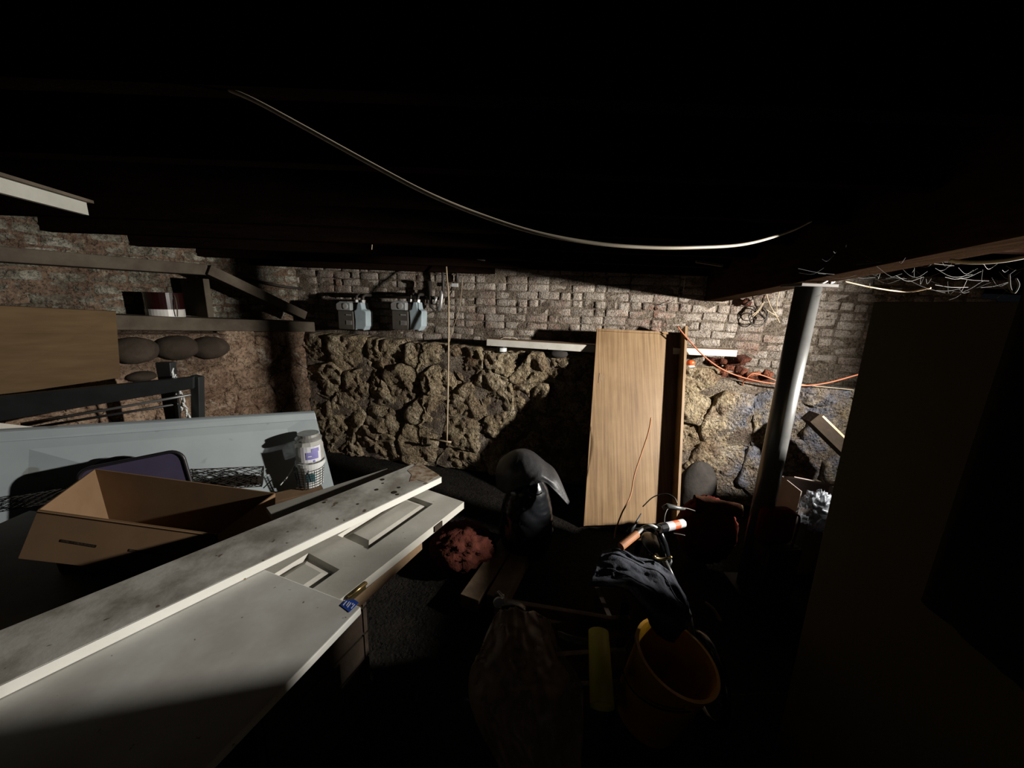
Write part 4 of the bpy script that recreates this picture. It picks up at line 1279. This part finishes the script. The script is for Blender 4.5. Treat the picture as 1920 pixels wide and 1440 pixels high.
o = mb.build('draped_sheet', 'charcoal', smooth=True, solid=0.004)
tag(o, 'charcoal plastic sheet draped over the black bin bag with a pointed flap', 'sheet')
# rust-red rag under the doors
mb = MB(); q = atz(868, 1022, 0.12)
lump(mb, q, (0.20, 0.19, 0.115), 0.20, 3.0, 48, 30, flat=0.004, seed=4)
tag(mb.build('red_rag', 'red_cloth', smooth=True), 'crumpled rust-red rag on the floor past the end of the doors', 'rag')
for i, (x0, y0, x1, y1) in enumerate(((962, 1000, 880, 1120), (990, 1010, 930, 1120))):
    a, b_ = atz(x0, y0, 0.10), atz(x1, y1, 0.10)
    dd = b_ - a
    sd = V((-dd.y, dd.x, 0)).normalized() * 0.06
    tag(MB().prism([a - sd, b_ - sd, b_ + sd, a + sd], (0, 0, -0.085)).build('floor_board', 'slat', bevel=0.004),
        ('brown board on the floor in front of the bin bag, left one' if i == 0 else 'brown board on the floor in front of the bin bag, right one'), 'board')

# ================================================================ BICYCLE, JACKET
HB = at(1247, 1003, 1.42)
bike = thing('bicycle', 'small dark bicycle with a chrome handlebar in front of the cabinet', 'bicycle', (HB.x, HB.y, 0))
gl = [at(1164, 1025, 1.36), at(1194, 1001, 1.42)]
gr = [at(1236, 991, 1.44), at(1281, 981, 1.50)]
hbp = [gl[1], at(1203, 992, 1.44), at(1216, 987, 1.45), at(1232, 988, 1.45), at(1245, 996, 1.45), gr[0] + V((0, 0.0, 0.0))]
hbar = MB().tube(smoothpath([gl[0] + (gl[1] - gl[0]) * 0.5, gl[1], at(1206, 990, 1.44), at(1221, 986, 1.44), gr[0], gr[0] + (gr[1] - gr[0]) * .5]), 0.0085, 10).build('handlebar', 'chrome', bike, smooth=True)
MB().tube([gl[0], gl[1]], [0.0165, 0.0165], 18).build('grip', 'grip', hbar)['label'] = 'tan rubber grip'
g2 = MB().tube([gr[0], gr[1]], 0.0185, 20).build('grip', 'white_plastic', hbar)
g2['label'] = 'grip wrapped in grey and orange tape'
dg = gr[1] - gr[0]
stem_t = gr[0] + V((-0.004, 0.01, -0.005))
hb0 = at(1250, 1050, 1.46)
MB().tube([gr[0] + dg * 0.28, gr[0] + dg * 0.55], 0.0192, 16).build('tape', 'tape_grey', hbar)
MB().tube([gr[0] + dg * 0.55, gr[0] + dg * 0.78], 0.0192, 16).build('tape', 'tape_orange', hbar)
MB().tube([gr[0] + dg * 0.02, gr[0] + dg * 0.26], 0.0205, 16).build('lever_clamp', 'black_plastic', hbar)
MB().tube([stem_t, at(1244, 1020, 1.45), hb0], [0.014, 0.018, 0.02], 14).build('stem', 'black_plastic', bike, smooth=True)
hb1 = hb0 + V((0.01, 0.06, -0.13))
MB().tube([hb0, hb1], 0.024, 16).build('head_tube', 'black_metal', bike, smooth=True)
mb = MB()
q = at(1243, 1043, 1.40)
mb.tube([q + V((0.036 * math.cos(t), -0.012 * math.sin(t), 0.022 * math.sin(t))) for t in [D(185 + 9 * i) for i in range(20)]], 0.0055, 8)
mb.build('headlight_ring', 'brass', bike, smooth=True)
fw = V((0.90, 1.31, 0.175))
MB().tube([at(1246, 1052, 1.44), at(1262, 1085, 1.41), at(1283, 1130, 1.37), at(1291, 1150, 1.35), fw + V((-0.03, 0, 0))], 0.012, 10).build('fork_blade', 'column', bike, smooth=True)
MB().tube([hb1, fw + V((0.03, 0, 0))], 0.010, 8).build('fork_blade', 'black_metal', bike, smooth=True)
def wheel(cn, r, name):
    mb = MB()
    mb.tube([cn + V((0, r * math.cos(t), r * math.sin(t))) for t in [2 * math.pi * i / 40 for i in range(41)]], 0.018, 10, False)
    wh = mb.build(name, 'black_plastic', bike, smooth=True)
    for i in range(12):
        t = 2 * math.pi * i / 12
        MB().tube([cn, cn + V((0, (r - 0.015) * math.cos(t), (r - 0.015) * math.sin(t)))], 0.0015, 4).build('spoke', 'black_metal', wh)
    MB().lathe(cn - V((0.03, 0, 0)), (1, 0, 0), [(0.015, 0), (0.015, 0.06)], 12).build('hub', 'black_metal', wh)
wheel(fw, 0.155, 'front_wheel')
rw = V((0.86, 1.98, 0.175))
bb = V((0.82, 1.66, 0.19))
sp_ = V((0.80, 1.76, 0.46))
for p_, q_, nm in ((hb1, bb, 'down_tube'), (hb1 + V((0, 0, 0.06)), sp_, 'top_tube'), (bb, sp_, 'seat_tube'), (bb, rw, 'chain_stay'), (sp_, rw, 'seat_stay')):
    MB().tube([p_, q_], 0.011, 8).build(nm, 'black_metal', bike, smooth=True)
mb = MB(); lump(mb, sp_ + V((0, 0.01, 0.03)), (0.06, 0.11, 0.025), 0.03, 1.5, 20, 12, rid=False); mb.build('saddle', 'black_plastic', bike, smooth=True)
wheel(rw, 0.155, 'rear_wheel')
# brake cables
for pl_ in (((1205, 950, 1.6), (1225, 932, 1.62), (1248, 926, 1.62), (1264, 933, 1.6), (1270, 945, 1.58)), ((1245, 985, 1.46), (1247, 965, 1.52), (1256, 952, 1.56), (1285, 953, 1.58), (1303, 958, 1.6)), ((1262, 1000, 1.5), (1275, 1002, 1.5), (1284, 1004, 1.5))):
    MB().tube(smoothpath([at(*p) for p in pl_]), 0.0028, 6).build('brake_cable', 'wire', bike, smooth=True)
MB().tube([at(1243, 953, 1.56), at(1252, 949, 1.56), at(1272, 953, 1.57), at(1284, 954, 1.58)], [0.011, 0.013, 0.01, 0.005], 10).build('brake_lever', 'column', bike, smooth=True)
MB().tube([at(1178, 1000, 1.55), at(1190, 985, 1.58), at(1202, 963, 1.62)], [0.016, 0.006, 0.003], 8).build('brake_lever', 'black_metal', bike, smooth=True)
# denim jacket hanging over the frame
jc = [[(1104, 1098, 1.28), (1112, 1075, 1.33), (1122, 1048, 1.40), (1132, 1030, 1.47)],
      [(1150, 1100, 1.24), (1150, 1078, 1.31), (1158, 1046, 1.38), (1165, 1030, 1.46)],
      [(1180, 1110, 1.20), (1184, 1085, 1.29), (1196, 1060, 1.36), (1202, 1046, 1.44)],
      [(1205, 1145, 1.18), (1212, 1108, 1.27), (1226, 1078, 1.34), (1236, 1058, 1.42)],
      [(1222, 1175, 1.16), (1240, 1140, 1.25), (1254, 1105, 1.31), (1262, 1080, 1.38)],
      [(1240, 1195, 1.16), (1270, 1165, 1.22), (1280, 1138, 1.28), (1281, 1115, 1.33)],
      [(1262, 1205, 1.16), (1284, 1180, 1.20), (1293, 1158, 1.26), (1290, 1145, 1.30)]]
mb = MB()
def jk(a, b):
    p = bil(jc, a, b)
    f = 0.013 * ridged(V((a * 4.0 + b * 1.5, b * 3.4 - a * 2, 5.5))) + 0.006 * math.sin(18 * (b - 0.6 * a)) + 0.004 * fbm(V((a * 12, b * 12, 1)))
    return p + V((0.1, -0.7, 0.7)) * f
mb.grid(jk, 80, 50)
jkt = thing('denim_jacket', 'dark denim jacket draped over the bicycle frame', 'jacket', at(1200, 1150, 1.2))
mb.build('cloth', 'denim', jkt, smooth=True, solid=0.006)
for b_ in (0.38, 0.72):
    mb = MB(); mb.tube([jk(a / 40, b_ + 0.05 * math.sin(a * .35)) + V((0, -0.004, 0.006)) for a in range(3, 38)], 0.0026, 6); mb.build('seam', 'denim', jkt, smooth=True)
mb = MB(); mb.tube([jk(0.08 + 0.3 * t / 12, 0.92 - 0.12 * t / 12) + V((0, -0.006, 0.01)) for t in range(13)], 0.0045, 6); mb.build('collar_edge', 'denim', jkt, smooth=True)

# ================================================================ RED THINGS, BOXES NEAR THE COLUMN
def rbox(mb, c, d, rz):
    mb.box(c, d, rz)
q = at(1472, 985, 1.92)
crate(q.x + 0.03, q.y + 0.07, 0.22, 0.14, q.z - 0.16, 0.15, 'dark crate on the floor behind the steel column')
c = thing('red_container', 'dark red plastic container right of the steel column base', 'container', (q.x, q.y, q.z - 0.155))
MB().box((q.x + 0.0, q.y + 0.07, q.z - 0.045), (0.20, 0.10, 0.22), 0.15).build('body', 'red', c, bevel=0.035)
MB().tube(smoothpath([V((q.x + 0.05, q.y + 0.02, q.z + 0.06)), V((q.x + 0.088, q.y + 0.02, q.z + 0.045)), V((q.x + 0.093, q.y + 0.02, q.z - 0.04)), V((q.x + 0.085, q.y + 0.02, q.z - 0.15))]), 0.006, 8).build('edge_bead', 'red', c, smooth=True)
# brown fleece roll with a pale end, red cloth beneath it
a, b_ = at(1302, 946, 2.30), at(1388, 957, 2.22)
rl = thing('rolled_fleece', 'dark red-brown rolled fleece lying left of the column base', 'blanket', (a + b_) / 2)
mb = MB()
dd = b_ - a
uu, ww, _ = basis(dd)
mb.grid(lambda s_, t_: a + dd * t_ + (uu * math.cos(2 * math.pi * s_) + ww * math.sin(2 * math.pi * s_)) * (0.055 * (1.15 - 0.45 * t_)) * (1 + 0.15 * ridged(V((math.cos(2 * math.pi * s_), math.sin(2 * math.pi * s_), t_ * 3)))), 28, 24, wrap=True)
mb.build('roll', 'brown_cloth', rl, smooth=True)
MB().lathe(b_ - dd * 0.04, dd, [(0.030, 0), (0.040, 0.012), (0.036, 0.022), (0.01, 0.024)], 18).build('end_cap', 'card', rl, smooth=True)
mb = MB(); q = at(1345, 985, 2.25)
lump(mb, V((q.x - 0.04, q.y + 0.05, 0.25)), (0.19, 0.16, 0.23), 0.08, 2.2, 44, 28, flat=0.004, seed=9)
tag(mb.build('red_cloth_heap', 'dark_red_cloth', smooth=True), 'dark red heap of cloth on the floor left of the column', 'cloth')
for i, (px, py) in enumerate(((1324, 929), (1335, 952), (1349, 962))):
    tag(MB().lathe(at(px, py, 2.235), (0.2, -1, 0.3), [(0.007, 0), (0.005, 0.006)], 10).build('white_scrap', 'white_plastic'),
        ('topmost tiny white scrap on the rolled fleece', 'middle tiny white scrap on the rolled fleece', 'lowest tiny white scrap on the rolled fleece')[i], 'scrap', 'white scraps on the rolled fleece')
# greyish open box right of the column
z0, z1 = 0.345, 0.60
bx = thing('cardboard_box', 'greyish open cardboard box right of the steel column', 'box', at(1510, 940, 2.55))
c4 = [at(1468, 893, 2.36), at(1556, 910, 2.40)]
top = [c4[0], c4[1], c4[1] + V((-0.01, -0.19, -0.01)), c4[0] + V((-0.01, -0.19, -0.01))]
low = [V((p.x, p.y, 0.02)) for p in top]
for i in range(4):
    j = (i + 1) % 4
    if i == 2:
        tt = [p.lerp(l, 0.18) for p, l in ((top[2], low[2]), (top[3], low[3]))]
        mb = MB(); sheet(mb, tt[0], tt[1], low[3], low[2]); mb.build('side', 'card_grey', bx)
    else:
        mb = MB(); sheet(mb, top[i], top[j], low[j], low[i]); mb.build('side', 'card_grey', bx)
mb = MB(); sheet(mb, top[0], top[1], top[1] + V((0.0, -0.07, 0.035)), top[0] + V((0.02, -0.07, 0.035))); mb.build('flap', 'card_grey', bx)
# crumpled film right of the container
mb = MB(); lump(mb, at(1532, 958, 2.12), (0.075, 0.07, 0.10), 0.5, 4.5, 40, 26, seed=2)
tag(mb.build('plastic_film', 'film_white', smooth=True), 'crumpled whitish plastic film between the grey box and the dark board', 'film')
# grey sack in the gap right of the cabinet
mb = MB(); q = at(1306, 920, 2.95)
lump(mb, V((q.x, q.y, 0.2)), (0.17, 0.10, 0.27), 0.05, 1.5, 36, 24, flat=0.0, rid=False)
tag(mb.build('boulder', 'rock', smooth=True), 'smooth grey boulder on the floor right of the leaning cabinet', 'stone')
# wood offcut
a, b_ = at(1537, 777, 2.72), at(1612, 850, 2.62)
dd = b_ - a
pn = V((dd.z, 0, -dd.x)).normalized()
if pn.z < 0:
    pn = -pn
oc = thing('wood_offcut', 'pale wood offcut leaning behind the big dark board', 'board', b_)
MB().obox(a, dd * 1.3, pn * -0.085, (0, 0.10, 0)).build('stick', 'dark_wood', oc)  # offcut's unlit front and lit top are put into two colours
MB().obox(a + dd * 0.06, dd * 1.2, pn * 0.014, (0, 0.1, 0)).build('lit_sawn_face', 'fresh', oc)['label'] = 'pale sawn face, lit look partly in its colour'

# ================================================================ BIG DARK BOARDS AT THE RIGHT
a = at(1638, 566, 1.05)
bq = at(1508, 1160, 1.05)
lowp = ext(a, bq, 0.004)
tnear = V((a.x + 0.0, 0.22, a.z + 0.004))
lnear = V((lowp.x + 0.0, 0.22, 0.004))
tag(MB().prism([a, tnear, lnear, lowp], (0.022, 0, 0)).build('hardboard_sheet', 'dark_board', bevel=0.002), 'big dark brown hardboard sheet standing on edge at right', 'board')
mb = MB()
def cov(s_, t_):
    y = 0.73 - 0.50 * s_
    zt_ = 1.862 - 0.07 * s_ + 0.012 * fbm(V((s_ * 6, 0, 2)))
    x = 1.195 - 0.10 * t_ * (1 - t_) * 0.0
    ang = t_ * 2 * math.pi
    return V((a.x - 0.020 - 0.010 * math.sin(s_ * 19) * (1 - t_), y, zt_ - t_ * 0.75))
mb.grid(cov, 30, 24)
o = mb.build('dark_cover', 'dark_cover', smooth=True, solid=0.008)
tag(o, 'black cloth hung over the near end of the big dark board', 'cloth')

crate(2.02, 1.09, 0.46, 0.64, 0.74, 0.0, 'lower dark crate of the taller stack added unseen behind the big board to block lamplight')  # unseen crates added behind the board to keep lamplight off the foreground
crate(2.02, 1.09, 0.42, 0.64, 0.72, 0.0, 'upper dark crate of the taller stack added unseen behind the big board to block lamplight', z0=0.742)
crate(2.08, 1.645, 0.46, 0.43, 0.605, 0.0, 'lower dark crate of the shorter stack added unseen behind the big board to block lamplight')
crate(2.08, 1.645, 0.42, 0.43, 0.60, 0.0, 'upper dark crate of the shorter stack added unseen behind the big board to block lamplight', z0=0.607)
crate(2.58, 2.02, 0.46, 0.46, 1.02, 0.0, 'tall dark crate near the wall added unseen behind the big board to block lamplight')
# cobwebs at the upper right, right of the girder
mb = MB()
rnd = random.Random(11)
for i in range(90):
    x0, y0 = rnd.uniform(1560, 1900), rnd.uniform(455, 545)
    Y = rnd.uniform(1.35, 2.1)
    p = at(x0, y0, Y)
    q = at(x0 + rnd.uniform(-70, 70), y0 + rnd.uniform(-14, 26), Y + rnd.uniform(-.1, .1))
    mid = (p + q) / 2 + V((0, 0, -rnd.uniform(0.0, 0.03)))
    mb.tube(smoothpath([p, mid, q], 4), rnd.choice((0.0003, 0.0004, 0.0007)), 4, False)
o = mb.build('cobweb', 'cobweb')
o['kind'] = 'stuff'
tag(o, 'dusty grey cobweb strands below the ceiling at upper right', 'cobweb')
mb = MB()
mb.tube(smoothpath([at(1892, 515, 1.1), at(1894, 540, 1.1), at(1902, 549, 1.1), at(1910, 535, 1.1), at(1905, 522, 1.1)]), 0.0022, 6)
tag(mb.build('dusty_string', 'cobweb', smooth=True), 'looped dusty string hanging at the right edge', 'string')
tag(MB().tube(smoothpath([at(1580, 527, 2.3), at(1640, 540, 2.25), at(1700, 547, 2.2), at(1745, 540, 2.1)]), 0.004, 6).build('thin_wire', 'cable_thin', smooth=True), 'thin sagging wire above the big dark board near the bricks', 'wire')

# ================================================================ FOREGROUND CLUTTER IN THE DARK
# crate with slats that holds plastic bags
e0, e1 = at(940, 1128, 1.16), at(1182, 1168, 1.22)
cr = thing('slatted_crate', 'weathered slatted wooden crate in the dark foreground', 'crate', (e0.x, e0.y, 0))
ed = e1 - e0; ed.z = 0
en = V((ed.y, -ed.x, 0)).normalized()
if en.y > 0:
    en = -en
zt5 = e0.z
for k in range(4):
    dz = zt5 * (3.5 - k) / 4 * 1.0
    zz = zt5 - 0.045 - k * zt5 / 4.2
    drop = (e1.z - e0.z)
    MB().obox(V((e0.x, e0.y, zz)), V((ed.x, ed.y, drop if k == 0 else 0)), -en * 0.022, (0, 0, 0.045 if k == 0 else 0.09)).build('slat', 'slat', cr, bevel=0.003)
for t_ in (0.02, 0.93):
    p = e0 + ed * t_ - en * 0.022
    MB().obox(V((p.x, p.y, 0.0)), ed.normalized() * 0.035, -en * 0.035, (0, 0, zt5 - 0.06)).build('post', 'dark_wood', cr)
for k in range(1, 3):
    for t_ in (0.0, 0.93):
        p = e0 + ed * t_ - en * 0.058
        MB().obox(V((p.x, p.y, zt5 - 0.16 - k * zt5 / 4.2)), ed.normalized() * 0.02, -en * 0.24, (0, 0, 0.09)).build('slat', 'dark_wood', cr)
# white plastic spool with a clip on its corner
q = e0 + V((-0.012, -0.01, 0.012))
sp = thing('plastic_fitting', 'white plastic bracket with a wire clip on the crate corner', 'fitting', q)
MB().lathe(q + V((0, -0.012, 0.012)), (0.25, -1, 0.1), [(0.016, 0), (0.019, 0.004), (0.019, 0.012), (0.006, 0.014)], 18).build('boss', 'white_plastic', sp, smooth=False)
MB().obox(q + V((0.010, -0.012, -0.002)), (0.012, 0, 0), (0, 0.02, 0), (0, 0, 0.026)).build('lug', 'white_plastic', sp, bevel=0.002)
q2 = q + V((0.014, -0.01, 0.026))
MB().tube([q2, q2 + V((-0.018, 0, 0.022)), q2 + V((-0.013, 0, 0.027)), q2 + V((0.006, 0, 0.004))], 0.0018, 6).build('clip', 'white_plastic', sp)
# plastic bag spilling over the crate
def film_sheet(ctrl, amp, fr, nu=50, nv=50, seed=0.0):
    mb = MB()
    mb.grid(lambda a, b: bil(ctrl, a, b) + V((0.2, -1, 0.3)) * amp * (ridged(V((a * fr + seed, b * fr, seed))) + 0.5 * fbm(V((a * fr * 3, b * fr * 3, seed)))), nu, nv)
    return mb
fc = [[(925, 1150, 1.12), (905, 1200, 1.04), (880, 1260, 0.98), (885, 1330, 0.92), (930, 1420, 0.86), (950, 1480, 0.82)],
      [(950, 1138, 1.14), (945, 1195, 1.03), (930, 1255, 0.96), (930, 1330, 0.90), (965, 1420, 0.84), (985, 1480, 0.80)],
      [(985, 1142, 1.15), (985, 1200, 1.05), (985, 1260, 0.97), (985, 1330, 0.90), (1005, 1420, 0.84), (1020, 1480, 0.80)],
      [(1015, 1150, 1.17), (1030, 1210, 1.08), (1040, 1265, 1.0), (1040, 1330, 0.92), (1045, 1420, 0.86), (1055, 1480, 0.82)],
      [(1030, 1160, 1.18), (1050, 1215, 1.1), (1085, 1270, 1.03), (1092, 1330, 0.96), (1085, 1420, 0.9), (1090, 1480, 0.86)]]
tag(film_sheet(fc, 0.02, 4.0, 60, 70, 3.0).build('plastic_bag', 'film', smooth=True, solid=0.0015), 'crumpled brownish clear plastic bag hanging over the crate', 'bag')
fc2 = [[(930, 1140, 1.11), (936, 1132, 1.15), (945, 1128, 1.19)], [(950, 1134, 1.10), (955, 1126, 1.14), (960, 1126, 1.19)], [(972, 1136, 1.11), (975, 1130, 1.15), (978, 1130, 1.19)], [(985, 1146, 1.12), (986, 1140, 1.15), (988, 1138, 1.19)]]
tag(film_sheet(fc2, 0.004, 3.0, 20, 14, 8.0).build('white_film', 'film_white', smooth=True, solid=0.002), 'small whitish plastic scrap beside the bracket on the crate', 'film')
tag(film_sheet([[(1044, 1182, 1.10), (1048, 1195, 1.08)], [(1070, 1190, 1.10), (1070, 1202, 1.08)], [(1105, 1196, 1.10), (1105, 1212, 1.08)]], 0.004, 3.0, 20, 6, 5.0).build('white_film', 'film_white', smooth=True, solid=0.002), 'whitish plastic strip left of the yellow tube', 'film')
# yellow tube
a, b_ = at(1122, 1185, 1.10), at(1129, 1325, 0.90)
dd = b_ - a
yt = thing('yellow_tube', 'lemon yellow tube leaning against the crate beside the yellow bucket', 'tube', b_)
MB().tube([a, b_], [0.034, 0.036], 28, False).build('wall', 'yellow_pale', yt, smooth=True, solid=0.003)
MB().lathe(b_ - dd * 0.06, dd, [(0.033, 0), (0.033, 0.002)], 24).build('end_disc', 'yellow_lit', yt)  # lighter yellow stands in for the lit end of the tube
# yellow bucket
q = atz(1268, 1232, 0.40)
axis = V((0.22, -0.12, 1)).normalized()
yb = thing('yellow_bucket', 'yellow plastic bucket standing tilted in the dark foreground', 'bucket', V((q.x, q.y, 0)) )
base = q - axis * 0.34
RB = 0.155
MB().lathe(base, axis, [(RB * 0.82, 0), (RB * 0.98, 0.325), (RB * 1.05, 0.33), (RB * 1.05, 0.345), (RB * 0.97, 0.345), (RB * 0.94, 0.32), (RB * 0.79, 0.008)], 40, True).build('body', 'yellow', yb, smooth=False)
for s_ in (-1, 1):
    u_, w_, _ = basis(axis)
    MB().lathe(base + axis * 0.30 + u_ * (s_ * RB * 0.97), u_ * s_, [(0.018, 0), (0.016, 0.012)], 12).build('handle_ear', 'yellow', yb)
u_, w_, _ = basis(axis)
MB().tube([base + axis * (0.30 - 0.10 * math.sin(t)) + u_ * (RB * 1.05 * math.cos(t)) - w_ * (0.17 * math.sin(t)) for t in [math.pi * i / 20 for i in range(21)]], 0.0035, 6).build('handle', 'wire', yb, smooth=True)
# small things at the right of the bucket
tag(MB().tube(smoothpath([at(1322, 1130, 1.25), at(1338, 1143, 1.22), at(1352, 1166, 1.18)]), [0.006] * 17, 8).build('brown_stick', 'slat', smooth=True), 'short curved brown stick right of the yellow bucket', 'stick')
tag(MB().obox(atz(1500, 1056, 0.012), atz(1511, 1071, 0.012) - atz(1500, 1056, 0.012), (0.014, 0.0, 0), (0, 0, 0.012)).build('wood_splinter', 'fresh'), 'pale wood splinter in the dark left of the big board', 'splinter')
